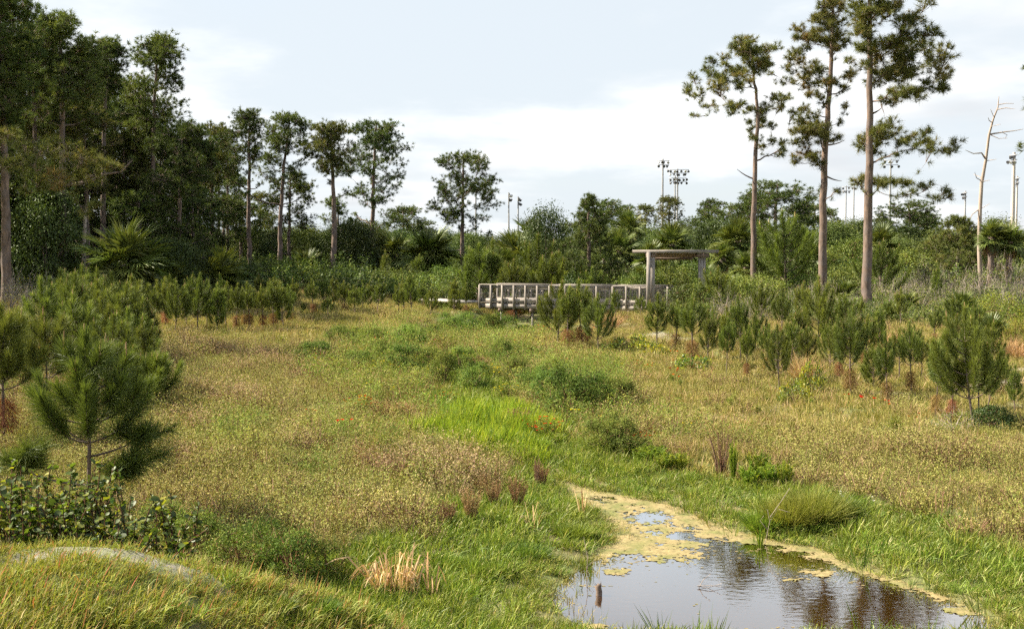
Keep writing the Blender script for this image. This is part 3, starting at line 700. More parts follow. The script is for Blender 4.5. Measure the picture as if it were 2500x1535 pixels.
# more trunks of the same forest and of the far wood: four shapes, copied
GEN = []
for k, (H, zb, hw, n, mt) in enumerate(((14, 6.5, 2.3, 40, M_PINE), (12.5, 7, 2.0, 32, M_PINEY), (11, 4.5, 2.4, 38, M_PINE), (9, 4, 2.6, 40, M_PINE))):
    rng = np.random.default_rng(300 + k)
    tr = [(0, 0, 0), (0.1, 0.1, H * 0.4), (-0.1, 0.1, H * 0.75), (0.15, 0, H)]
    GEN.append((H, tall_pine_mesh(300 + k, tr, 0.19, crown_clumps(rng, H, zb, hw, int(n * 1.6), 0.1, r=(0.55, 0.9)), N=32, w=0.026, L=0.32, tone0=0.4, leafmat=mt, per=8)))
def copy_pine(label, px, top, d, k, rz, group, name='tall_pine', width=1.0):
    b = on_ground(px, d)
    Hn = at(px, top, d)[2] - b[2]
    H, (tm, cm) = GEN[k]
    s = Hn / H
    o = thing(name, label, 'pine tree', (b[0], b[1], b[2] - 0.1), rz, group, (s * width, s * width, s))
    link('trunk', tm, o); link('crown', cm, o)
rs = random.Random(4)
low = [(25, 400, 58), (75, 440, 62), (130, 400, 68), (232, 420, 70), (300, 440, 78), (345, 470, 68), (400, 440, 84), (470, 470, 80), (545, 480, 96), (590, 490, 104)]
for i, (px, top, d) in enumerate(sorted(low)):
    copy_pine(f'low dark forest pine, {ORD[i]} from the left filling the shade between taller trunks', px, top, d, 3, rs.uniform(0, 6.3), 'low pines inside the forest', width=1.2)
fill = [(40, 120, 64), (110, 150, 70), (190, 210, 74), (212, 260, 62), (290, 250, 78), (310, 330, 70), (395, 330, 82), (420, 360, 90), (470, 380, 92), (492, 350, 102), (535, 400, 108), (580, 420, 112), (640, 470, 118), (275, 180, 84), (140, 230, 82), (60, 280, 72), (200, 120, 78), (-40, 60, 60), (350, 420, 96), (455, 300, 84)]
for i, (px, top, d) in enumerate(sorted(fill)):
    copy_pine(f'dense forest pine, {ORD[i]} from the left among the trunks crowded behind the front ones', px, top, d, i % 3, rs.uniform(0, 6.3), 'pines crowded in the dense forest')
far = [(1480, 490, 120, 3), (1535, 540, 130, 2), (1575, 500, 140, 1), (1632, 480, 125, 1), (1700, 530, 120, 3), (1735, 486, 125, 2), (1780, 500, 118, 3), (1835, 470, 110, 2), (1895, 445, 95, 3), (1950, 490, 110, 2), (1985, 500, 125, 3),
       (2060, 560, 120, 3), (2150, 530, 115, 1), (2215, 492, 95, 3), (2255, 520, 105, 3), (2390, 560, 120, 3), (2430, 545, 130, 2), (1030, 540, 120, 3), (760, 560, 125, 3), (860, 560, 130, 2), (660, 520, 122, 2), (930, 560, 140, 3), (1110, 600, 140, 3)]
for i, (px, top, d, k) in enumerate(sorted(far)):
    copy_pine(f'far pine, {ORD[i]} from the left along the distant wood behind palms and shrubs', px, top, d, k, rs.uniform(0, 6.3), 'pines of the distant wood', width=1.35 if k == 3 else 1.1)
for (px, top, d, k, lb) in ((-260, 60, 62, 0, 'pine outside the left border, shading the forest edge'), (-420, 100, 66, 1, 'second pine outside the left border, farther out'), (-330, 200, 45, 0, 'pine outside the left border, nearest the camera'), (-180, 0, 80, 2, 'pine outside the left border, deep in the forest'), (-95, 40, 51, 2, 'pine added just outside the left border to shade the highest pine'), (-210, 120, 50, 3, 'low full pine outside the left border')):  # the unseen pine next to the highest one is added to darken its trunk
    copy_pine(lb, px, top, d, k, 1.0, 'pines outside the left border')
# the pine tip at the right border
copy_pine('pine at the right border with only its branch ends in view', 2590, 120, 62, 1, 0.5, 'pines beside the right border')

# ------------------------------------------------------------------ young pines
def sapling_mesh(seed, h=2.0, spread=0.62, whorls=6, k=300, L=0.22, w=0.0065, dead=False, candles=5, seg=1, top_tone=0.45, lowest=0.2, topw=0.74, steep=(0.8, 1.6)):
    rng = np.random.default_rng(seed)
    W, A = Acc(), Acc()
    wob = rng.normal(size=2) * 0.05
    st = np.array([(wob[0] * math.sin(t * 3), wob[1] * math.sin(t * 2.4), h * t) for t in np.linspace(0, 1, 10)])
    rr = 0.028 * h / 2
    tube(W, st, np.linspace(rr, 0.008, 10), 7, tone=0.4)
    br = [(st[4:], 0.0, 1.0, True)]
    for i in range(whorls):
        f = lowest + (topw - lowest) * (i + rng.uniform(-0.2, 0.2)) / max(1, whorls - 1)
        z0 = np.array([np.interp(f * h, st[:, 2], st[:, q]) for q in range(3)])
        nb = rng.integers(3, 6); a0 = rng.uniform(0, 6.3)
        for b in range(nb):
            a = a0 + b * 2 * math.pi / nb + rng.normal() * 0.3
            ln = spread * (1.02 - f ** 1.5) * rng.uniform(0.6, 1.2) + 0.08
            up = ln * rng.uniform(*steep)
            o = np.array((math.cos(a), math.sin(a), 0))
            cv = bez(z0, z0 + o * ln * 0.75 + (0, 0, up * 0.15), z0 + o * ln + (0, 0, up), 7)
            tube(W, cv, np.linspace(0.011, 0.005, 7) * h / 2, 4, tone=0.4, cap=False)
            br.append((cv, 0.18, 1.0, False))
    tips = []
    for cv, t0, t1, main in br:
        ln = np.linalg.norm(np.diff(cv, axis=0), axis=1).sum()
        n = int(k * ln * (1.7 if main else 1.0))
        t = rng.uniform(t0, t1, n) ** (0.75 if not main else 0.85)
        x = t * (len(cv) - 1)
        pos = np.stack([np.interp(x, np.arange(len(cv)), cv[:, q]) for q in range(3)], 1)
        tg = unit(np.gradient(cv, axis=0)); tg = unit(np.stack([np.interp(x, np.arange(len(cv)), tg[:, q]) for q in range(3)], 1))
        u = unit(np.cross(tg, rng.normal(size=(n, 3))))
        tipf = np.clip((t - 0.72) / 0.28, 0, 1)
        ang = np.radians(rng.uniform(24, 66, n) * (1 - 0.55 * tipf))[:, None]
        d = tg * np.cos(ang) + u * np.sin(ang) + np.array((0, 0, 0.12))
        tone = np.clip(rng.normal(0.38, 0.14, n) + top_tone * tipf * rng.uniform(0.2, 1.0, n), 0, 1)
        strips(A, pos, d, L * rng.uniform(0.7, 1.15, n) * (1 - 0.25 * tipf), w, rng, tone, 0, seg, rng.uniform(0.02, 0.16, n))
        tips.append(cv[-1])
    if dead:
        n = int(k * 0.9)
        z = rng.uniform(0.14, 0.36, n) * h
        pos = np.stack([np.interp(z, st[:, 2], st[:, q]) for q in range(3)], 1)
        a = rng.uniform(0, 6.3, n); o = np.stack((np.cos(a), np.sin(a), np.zeros(n)), 1)
        strips(A, pos + o * rng.uniform(0, 0.14, (n, 1)), o * rng.uniform(0.3, 1.4, (n, 1)) + np.array((0, 0, -0.7)), L * 0.95, w * 1.1, rng, rng.uniform(0, 1, n), 1, seg, 0.05)
    tips = np.array(tips)
    sel = np.concatenate(([0], np.argsort(-tips[1:, 2])[:candles - 1] + 1)) if candles else []
    cd = []
    for q in sel:
        p = tips[q]; ln = rng.uniform(0.07, 0.16) * (1.3 if q == 0 else 1.0)
        cd.append((p, ln))
    return W, A, cd
def candle_into(A, p, ln, rng, mat, tone=None):
    tube(A, np.array((p - (0, 0, 0.03), p + (0, 0, ln * 0.6), p + (0.004, 0, ln))), (0.011, 0.009, 0.004), 5, tone=tone if tone is not None else rng.uniform(0, 0.7), mat=mat)
SAPS = []
for k, (h, sp, wh, dd, lw) in enumerate(((2.0, 0.44, 5, False, 0.32), (2.0, 0.5, 5, True, 0.38), (2.0, 0.36, 4, False, 0.45), (2.0, 0.6, 6, False, 0.24), (2.0, 0.42, 4, True, 0.42), (2.0, 0.3, 5, False, 0.3), (2.0, 0.66, 6, False, 0.2), (2.0, 0.48, 4, True, 0.48), (2.0, 0.4, 7, False, 0.16), (2.0, 0.56, 4, False, 0.4), (2.0, 0.28, 4, True, 0.5), (2.0, 0.5, 8, False, 0.12))):
    W, A, cd = sapling_mesh(500 + k, h, sp, wh, k=520, L=0.235, w=0.0075, dead=dd, lowest=lw)
    rng = np.random.default_rng(k)
    for p, ln in cd: candle_into(A, p, ln, rng, 2)
    SAPS.append((h, W.mesh('trunk', [M_BARK], True), A.mesh('crown', [M_SAP, M_PINEB, M_CANDLE])))
def sapling(label, px, base, top, group, k, rz, d=None, wide=1.0):
    b = ground_at(px, base) if d is None else on_ground(px, d)
    h = (at(px, top, b[1])[2] - b[2]) * 1.1
    H, tm, cm = SAPS[k]
    s = h / H
    o = thing('young_pine', label, 'pine tree', (b[0], b[1], b[2] - 0.03), rz, group, (s * wide, s * wide, s))
    o.rotation_euler = (math.sin(px) * 0.06, math.cos(px * 1.7) * 0.06, rz)
    link('trunk', tm, o); link('crown', cm, o)
    return o
def sap_row(rows, text, group, seed, wide=1.0):
    r = random.Random(seed)
    for i, row in enumerate(sorted(rows)):
        px, base, top = row[:3]
        k = row[3] if len(row) > 3 and r.random() < 0.5 else r.randrange(12)
        sapling(text.format(ORD[i]), px, base, top, group, k, r.uniform(0, 6.3), d=row[4] if len(row) > 4 else None, wide=wide * r.uniform(0.9, 1.1))
sap_row([(378, 812, 712), (405, 800, 690), (428, 812, 700), (455, 800, 705), (482, 808, 682), (505, 800, 700), (528, 812, 705), (552, 800, 700), (575, 808, 704), (596, 800, 712), (612, 806, 700), (642, 804, 708), (668, 802, 700), (692, 800, 702), (708, 790, 704), (545, 770, 680), (628, 770, 682), (670, 765, 684), (480, 770, 676), (415, 770, 680)],
        'dark young pine, {} from the left in the dense row beyond the left field', 'young pines in the dense dark row', 1, 0.98)
sap_row([(716, 765, 690), (740, 772, 740), (765, 770, 690), (792, 755, 682), (800, 772, 728), (815, 750, 684), (842, 768, 694), (866, 772, 704), (885, 758, 700), (920, 768, 690), (905, 750, 694), (972, 772, 705), (1006, 768, 674), (988, 765, 690), (1032, 750, 700), (1052, 772, 712), (1110, 762, 690), (1138, 772, 700), (935, 700, 622, 2, 80), (1020, 700, 630, 6, 80)],
        'young pine, {} from the left in the sparse row before the light green shrubs', 'young pines before the light green shrubs', 2)
sap_row([(1362, 850, 704, 3), (1387, 856, 716, 0), (1425, 850, 700, 5), (1432, 842, 730, 2), (1462, 862, 732, 3), (1502, 780, 712, 5), (1565, 778, 726, 6), (1602, 858, 730, 2), (1646, 856, 746, 7), (1690, 886, 735, 4)],
        'young pine, {} from the left in the loose group before the bridge', 'young pines before the bridge', 3, 1.1)
sap_row([(1726, 904, 772, 0), (1773, 926, 790, 2), (1808, 880, 738, 6), (1824, 930, 806, 7), (1902, 948, 808, 3), (1907, 850, 712, 0), (1953, 890, 764, 6), (2000, 866, 694, 3), (2027, 905, 792, 6), (2078, 974, 772, 1), (2100, 800, 730, 5), (2168, 990, 828, 0), (2226, 966, 802, 4), (2282, 1026, 852, 7), (2320, 1034, 866, 1), (2377, 1042, 778, 3), (2390, 1036, 830, 2), (2280, 845, 756, 4), (2283, 760, 652, 5), (2378, 880, 742, 0), (2455, 960, 880, 6), (2230, 890, 800, 6), (2330, 900, 780, 3)],
        'young pine, {} from the left on the grassy slope across the pond', 'young pines on the right slope', 4, 0.78)
sap_row([(1165, 0, 612, 3, 66), (1197, 0, 606, 6, 67), (1225, 0, 640, 0, 70), (1297, 0, 596, 3, 66), (1345, 0, 640, 2, 64), (1372, 0, 634, 5, 65), (1420, 0, 655, 3, 63), (1452, 0, 664, 0, 62), (1255, 0, 650, 6, 64), (1615, 0, 630, 5, 66), (1920, 0, 540, 3, 60), (2145, 0, 606, 1, 52), (1745, 0, 664, 6, 50)],
        'young pine, {} from the left among those standing behind bridge and shrubs', 'young pines behind the bridge', 5, 1.2)
sap_row([(1745, 850, 760), (1788, 860, 750), (1846, 870, 770), (1872, 910, 800), (1930, 900, 790), (1972, 930, 812), (2050, 930, 800), (2110, 900, 780), (2135, 950, 850), (2196, 930, 812), (2250, 930, 830), (2305, 960, 830), (2350, 960, 820), (2425, 930, 800), (2410, 1000, 880), (2480, 1010, 900), (2145, 860, 760), (2060, 830, 726), (1960, 800, 700), (1860, 790, 700), (2200, 800, 712), (2330, 820, 730)],
        'young pine, {} from the left in the back ranks of the right slope', 'young pines in the back ranks of the right slope', 8, 0.95)

# big bushy pine behind the bridge and the one near the right border
def bushy_pine(label, px, top, hw, d, seed, mt=M_PINE):
    b = on_ground(px, d); H = at(px, top, d)[2] - b[2]; w = hw / F * d
    rng = np.random.default_rng(seed)
    cl = []
    for i in range(230):
        f = rng.uniform(0.05, 1) ** 1.1
        rad = w * (1 - f ** 2.2) ** 0.7 * math.sqrt(rng.uniform(0.15, 1)); a = rng.uniform(0, 6.3)
        cl.append((rad * math.cos(a), rad * math.sin(a), H * f, rng.uniform(0.3, 0.5)))
    tm, cm = tall_pine_mesh(seed, [(0, 0, 0), (0.05, 0, H * .5), (0, 0, H)], 0.14, cl, N=40, w=0.02, L=0.25, tone0=0.45, leafmat=mt, per=9)
    o = thing('bushy_pine', label, 'pine tree', (b[0], b[1], b[2] - .05)); link('trunk', tm, o); link('crown', cm, o)
bushy_pine('big bushy cone-shaped pine right behind the bridge, branched to the ground', 1436, 478, 84, 64, 81)
bushy_pine('wide bushy pine left of the dead snag', 2335, 530, 100, 70, 82, M_PINEY)

# the foreground young pines at the left, built needle by needle
def hero_sapling(label, px, base, top, seed, spread, whorls, k, d=None, arms=(), dead=False, lowest=0.3, L=0.27):
    b = ground_at(px, base) if d is None else on_ground(px, d)
    h = at(px, top, b[1])[2] - b[2]
    W, A, cd = sapling_mesh(seed, h, spread, whorls, k=k, L=L, w=0.0046, dead=dead, candles=9, seg=2, top_tone=0.4, lowest=lowest, topw=0.8, steep=(0.6, 1.2))
    rng = np.random.default_rng(seed)
    for (z0, dx, dy, dz, sub) in arms:                 # the long low side branches
        p0 = np.array((0, 0, z0)); p2 = np.array((dx, dy, dz))
        cv = bez(p0, np.array((dx * 0.6, dy * 0.6, z0 + 0.02)), p2, 8)
        tube(W, cv, np.linspace(0.016, 0.006, 8), 5, tone=0.4)
        heads = [cv[4:]] + [bez(cv[5], cv[5] + np.array((rng.normal() * .12, rng.normal() * .12, 0.05)), cv[5] + np.array((rng.normal() * 0.28, rng.normal() * 0.28, rng.uniform(0.1, 0.3))), 5) for _ in range(sub)]
        for hv in heads:
            ln = np.linalg.norm(np.diff(hv, axis=0), axis=1).sum(); n = int(k * (ln + 0.12) * 1.2)
            t = rng.uniform(0.1, 1, n); x = t * (len(hv) - 1)
            pos = np.stack([np.interp(x, np.arange(len(hv)), hv[:, q]) for q in range(3)], 1)
            tg = unit(np.gradient(hv, axis=0)); tg = unit(np.stack([np.interp(x, np.arange(len(hv)), tg[:, q]) for q in range(3)], 1))
            u = unit(np.cross(tg, rng.normal(size=(n, 3)))); ang = np.radians(rng.uniform(20, 75, n))[:, None]
            strips(A, pos, tg * np.cos(ang) + u * np.sin(ang) + np.array((0, 0, 0.1)), L * rng.uniform(0.7, 1.1, n), 0.0046, rng, np.clip(rng.normal(0.4, 0.15, n), 0, 1), 0, 2, rng.uniform(0.02, 0.16, n))
    o = thing('young_pine', label, 'pine tree', (b[0], b[1], b[2] - 0.03), 0, 'young pines in the near left clump')
    link('trunk', W.mesh('trunk', [M_BARK], True), o); link('crown', A.mesh('crown', [M_SAP, M_PINEB]), o)
    for p, ln in cd:
        C = Acc(); candle_into(C, np.zeros(3), ln * 1.3, rng, 0)
        link('candle', C.mesh('candle', [M_CANDLE], True), o, tuple(p))
hero_sapling('young pine in front of the near clump, with two long bare-based low arms', 214, 1268, 815, 601, 0.7, 5, 900, arms=((0.42, -0.95, 0.05, 0.72, 3), (0.43, 0.55, -0.1, 0.62, 4), (0.75, 0.6, 0.3, 1.0, 3)), lowest=0.42)
hero_sapling('young pine cut by the left border, with brown dead needles below', 8, 1085, 750, 602, 0.66, 6, 850, dead=True, lowest=0.4)
hero_sapling('young pine behind the front one, pale candle on its bright top', 268, 1010, 845, 603, 0.62, 5, 800, dead=True)
hero_sapling('young pine at the right edge of the near clump', 375, 1000, 872, 604, 0.5, 5, 800)
hero_sapling('young pine between the border pine and the front pine, wide and shaggy', 112, 985, 772, 605, 0.72, 6, 800)
sap_row([(120, 905, 700), (172, 890, 688), (150, 840, 676), (205, 870, 690), (235, 880, 704), (262, 900, 744), (288, 850, 682), (300, 900, 712), (320, 930, 770), (336, 880, 720), (355, 900, 752), (290, 985, 790), (190, 960, 742), (60, 930, 800), (350, 960, 800), (205, 820, 665), (246, 815, 672), (322, 830, 690)],
        'young pine, {} from the left at the back of the near left clump', 'young pines at the back of the near left clump', 6, 1.15)

# bright pine seedlings dotted about the grass
SEED = []
for k in range(3):
    rng = np.random.default_rng(700 + k); A = Acc(); n = 420
    st = np.stack((rng.normal(size=n) * 0.02, rng.normal(size=n) * 0.02, rng.uniform(0.0, 0.24, n)), 1)
    a = rng.uniform(0, 6.3, n); e = rng.uniform(0.25, 1.3, n)
    strips(A, st, np.stack((np.cos(a) * np.cos(e), np.sin(a) * np.cos(e), np.sin(e)), 1), rng.uniform(0.14, 0.24, n), 0.007, rng, rng.uniform(0.5, 1.0, n), 0, 1, 0.1)
    SEED.append(A.mesh('needles', [M_SAP]))
seeds = [(2185, 1078, 1012), (1618, 1040, 1008), (1748, 1012, 985), (1782, 1000, 968), (1792, 985, 962), (1912, 990, 962), (1722, 992, 968), (1872, 985, 968), (1662, 948, 926), (1640, 935, 915), (1700, 1035, 1012), (1980, 992, 972), (1570, 1030, 1012), (1850, 1010, 990), (1320, 850, 836), (1328, 862, 846), (1300, 832, 818), (1345, 838, 826), (1385, 882, 866), (1440, 888, 868),
         (690, 848, 818), (650, 860, 838), (440, 862, 836), (480, 835, 818), (520, 860, 838), (548, 822, 806), (735, 768, 752), (912, 772, 762), (945, 800, 784), (858, 935, 918), (430, 870, 850), (420, 845, 828), (1150, 845, 832), (1200, 862, 846), (1760, 960, 944), (2000, 1030, 1008)]
r = random.Random(9)
for i, (px, base, top) in enumerate(sorted(seeds)):
    b = ground_at(px, base); h = max(0.14, at(px, top, b[1])[2] - b[2])
    side = 'across the pond' if px > 1500 else ('near the bridge' if px > 1100 else 'on the left field')
    o = thing('pine_seedling', f'bright green grassy pine seedling {side}, {ORD[i % 26]} from the left' if i < 26 else f'bright green pine seedling on the right slope, {ORD[len(seeds) - 1 - i]} from the right', 'seedling', (b[0], b[1], b[2] + 0.02), r.uniform(0, 6), 'pine seedlings in the grass', h / 0.36)
    link('needles', SEED[i % 3], o)

# ------------------------------------------------------------------ broadleaf trees and shrubs
def shrub_mesh(seed, w, h, nclump, nleaf, leaf, leafmat, stem=M_STEMB, stems=9, low=0.1, aspect=0.5, twigs=0, csize=0.16, up=0.5, tone=(0.5, 0.22), dome=1.0, twigmat=None):
    """stems fanning from the ground, leaf clumps gathered toward the outside of the dome"""
    rng = np.random.default_rng(seed)
    W, A = Acc(), Acc()
    cs = []
    for i in range(nclump):
        a = rng.uniform(0, 6.283); f = rng.uniform(low, 1.0)
        prof = math.sqrt(max(0.05, 1 - (max(0, f - 0.35) / 0.68) ** 2)) * (0.75 + 0.25 * min(1, f / 0.35)) * rng.uniform(0.85, 1.12)
        rad = w * prof * (rng.uniform(0.25, 1.0) ** 0.45)
        cs.append((rad * math.cos(a), rad * math.sin(a), h * f * (1 - 0.12 * rng.random())))
    cs = np.array(cs)
    sb = []
    for i in range(stems):
        a = rng.uniform(0, 6.283); q = cs[rng.integers(len(cs))]
        e = q * (0.85, 0.85, 1.0)
        cv = bez(np.array((math.cos(a) * 0.04 * w, math.sin(a) * 0.04 * w, 0)), np.array((e[0] * 0.25, e[1] * 0.25, e[2] * 0.6)), e, 6)
        tube(W, cv, np.linspace(0.012 + 0.012 * h, 0.006, 6), 5, tone=rng.random()); sb.append(cv)
    sp = np.concatenate(sb)
    for q in cs:
        d = np.linalg.norm(sp - q, axis=1); p = sp[int(np.argmin(d))]
        tube(W, np.array((p, (p + q) / 2 + rng.normal(size=3) * 0.04, q)), (0.008, 0.006, 0.004), 3, tone=rng.random(), cap=False)
    per = nleaf // nclump
    ctone = np.clip(rng.normal(tone[0], tone[1], nclump), 0, 1)
    idx = np.repeat(np.arange(nclump), per)
    sc = csize * max(w, h) * rng.uniform(0.6, 1.3, (nclump, 1))
    off = rng.normal(size=(len(idx), 3)) * sc[idx] * (1, 1, 0.7)
    pos = cs[idx] + off
    pos[:, 2] = np.abs(pos[:, 2])
    nrm = unit(off) * 0.5 + np.array((0, 0, up)) + rng.normal(size=pos.shape) * 0.5
    leaves(A, pos, nrm, leaf * rng.uniform(0.7, 1.25, len(idx)), leaf * aspect * rng.uniform(0.8, 1.2, len(idx)), rng, np.clip(ctone[idx] + rng.normal(size=len(idx)) * 0.16, 0, 1))
    if twigs:
        q = cs[rng.integers(0, nclump, twigs)] + rng.normal(size=(twigs, 3)) * csize * h * 0.8
        dd = unit(q * (0.7, 0.7, 1) + rng.normal(size=(twigs, 3)) * 0.5 * h)
        strips(A, q, dd + (0, 0, 0.5), rng.uniform(0.15, 0.4, twigs) * h, 0.009, rng, rng.random(twigs), 1, 1)
    return W.mesh('stems', [stem], True), A.mesh('foliage', [leafmat, twigmat or M_GREYT])
SH = {
    'light':  [shrub_mesh(900 + k, 1.0, 1.5, 64, 6200, 0.08, M_BUSH, low=0.1, csize=0.12) for k in range(3)],
    'dark':   [shrub_mesh(910 + k, 1.0, 1.5, 64, 7600, 0.078, M_OAK, low=0.05, csize=0.12) for k in range(2)],
    'twiggy': [shrub_mesh(920 + k, 1.0, 1.2, 36, 1500, 0.05, M_BUSH, stem=M_GREYT, stems=22, twigs=320, csize=0.13, tone=(0.7, 0.2)) for k in range(3)],
    'grey':   [shrub_mesh(925 + k, 1.0, 1.3, 26, 520, 0.055, M_BUSHY, stem=M_GREYT, stems=30, twigs=620, csize=0.16, tone=(0.7, 0.2)) for k in range(2)],
    'yellow': [shrub_mesh(930, 1.0, 1.4, 70, 5200, 0.05, M_BUSHY, csize=0.11, low=0.05)],
    'glossy': [shrub_mesh(940 + k, 1.0, 0.8, 40, 1200, 0.085, M_GLOSSY, stem=M_STEMB, aspect=0.78, csize=0.13, tone=(0.6, 0.3)) for k in range(2)],
    'weedbush': [shrub_mesh(960 + k, 0.5, 0.6, 50, 5600, 0.036, M_FENB, stem=M_STEMR, stems=22, low=0.05, aspect=0.4, csize=0.13, twigs=90, twigmat=M_STEMR) for k in range(3)],
    'tree':   [shrub_mesh(950 + k, 2.2, 4.6, 120, 17000, 0.135, mt, stem=M_BARK, stems=7, low=0.12, csize=0.085) for k, mt in enumerate((M_OAK, M_OAK, M_MID))],
}
SIZE = {'light': (1.0, 1.5), 'dark': (1.0, 1.5), 'twiggy': (1.0, 1.2), 'grey': (1.0, 1.3), 'yellow': (1.0, 1.4), 'glossy': (1.0, 0.8), 'tree': (2.2, 4.6), 'weedbush': (0.5, 0.6)}
def shrub(name, label, cat, kind, v, px, top, hw, base=None, d=None, group=None, rz=0.0, sink=0.05):
    b = ground_at(px, base) if d is None else on_ground(px, d)
    d = b[1]
    w, h = hw / F * d, at(px, top, d)[2] - b[2]
    W0, H0 = SIZE[kind]
    ms = SH[kind][v % len(SH[kind])]
    o = thing(name, label, cat, (b[0], b[1], b[2] - sink), rz, group, (w / W0, w / W0, h / H0))
    link('stems', ms[0], o); link('foliage', ms[1], o)
    return o
r = random.Random(21)
def shrub_row(rows, kind, name, text, cat, group):
    for i, row in enumerate(sorted(rows)):
        px, top, hw, d = row[:4]
        shrub(name, text.format(ORD[i]), cat, kind, i, px, top, hw, d=d, group=group, rz=r.uniform(0, 6.3))
shrub_row([(622, 668, 30, 80), (655, 640, 40, 86), (700, 662, 44, 78), (735, 655, 40, 80), (772, 668, 44, 76), (745, 690, 30, 72), (850, 672, 44, 78), (915, 660, 40, 82), (950, 690, 36, 74), (985, 660, 42, 80), (1040, 668, 46, 76), (1085, 650, 48, 78), (1115, 662, 46, 74), (1135, 690, 30, 68), (600, 700, 30, 72), (660, 690, 34, 72), (1075, 696, 34, 68), (1008, 705, 30, 68)],
          'light', 'leafy_shrub', 'light green leafy shrub, {} from the left under the row of pines', 'shrub', 'shrubs under the row of pines')
shrub_row([(690, 690, 30, 74), (865, 690, 40, 74), (820, 700, 36, 74), (960, 640, 34, 88), (780, 640, 40, 92), (560, 650, 40, 96), (640, 600, 40, 110), (1220, 668, 30, 70), (1500, 650, 50, 66), (1340, 668, 40, 72), (1400, 676, 36, 62)],
          'dark', 'dark_shrub', 'dark green shrub, {} from the left behind the young pines and bridge', 'shrub', 'dark shrubs behind young pines and bridge')
shrub('dark_shrub', 'round dark shrub overhanging the right end of the bridge rail', 'shrub', 'dark', 1, 1668, 698, 48, d=51)
shrub_row([(1728, 690, 46, 50), (1760, 668, 50, 54), (1800, 672, 50, 52), (1845, 668, 52, 56), (1885, 680, 46, 52), (1715, 740, 40, 46), (1640, 650, 50, 62), (1690, 640, 50, 64), (1590, 660, 40, 62), (1540, 668, 44, 60), (1950, 662, 50, 60), (2060, 650, 60, 64), (2000, 600, 60, 74), (2080, 580, 60, 80), (2230, 610, 60, 70), (1870, 600, 60, 74), (1760, 610, 60, 76)],
          'light', 'leafy_shrub', 'light green shrub, {} from the left around and beyond the timber arch', 'shrub', 'shrubs around the timber arch')
shrub_row([(1770, 706, 50, 47), (1830, 720, 46, 46), (1870, 700, 48, 50), (1930, 706, 50, 48), (1980, 690, 48, 52), (2040, 690, 50, 50), (2070, 720, 46, 44), (2120, 680, 52, 52), (2170, 690, 50, 48), (2210, 670, 56, 54), (2250, 690, 50, 46), (2310, 672, 56, 52), (2350, 690, 50, 46), (2400, 660, 58, 54), (2450, 680, 56, 48), (2490, 660, 56, 52), (2200, 730, 44, 42), (2130, 740, 44, 41), (2010, 740, 44, 42), (2300, 730, 46, 41), (2420, 720, 46, 42)],
          'twiggy', 'brushy_shrub', 'twiggy pale green brush, {} from the left on the rough ground behind right pines', 'shrub', 'brush behind the right pines')
shrub_row([(1745, 730, 40, 44), (1850, 745, 40, 43), (2190, 655, 52, 60), (2270, 650, 52, 60), (2340, 660, 54, 56), (2460, 640, 60, 60), (2500, 690, 50, 46), (60, 668, 60, 50), (20, 690, 55, 46), (110, 690, 50, 48)],
          'grey', 'bare_brush', 'grey bare-twigged brush, {} from the left at the field margins', 'shrub', 'grey brush at the field margins')
shrub('yellow_green_bush', 'dense yellow-green rounded bush near the right border', 'bush', 'yellow', 0, 2445, 712, 78, d=31)
shrub('yellow_green_bush', 'small yellow-green bush under the dense rounded one', 'bush', 'yellow', 0, 2482, 775, 34, d=28, rz=2)
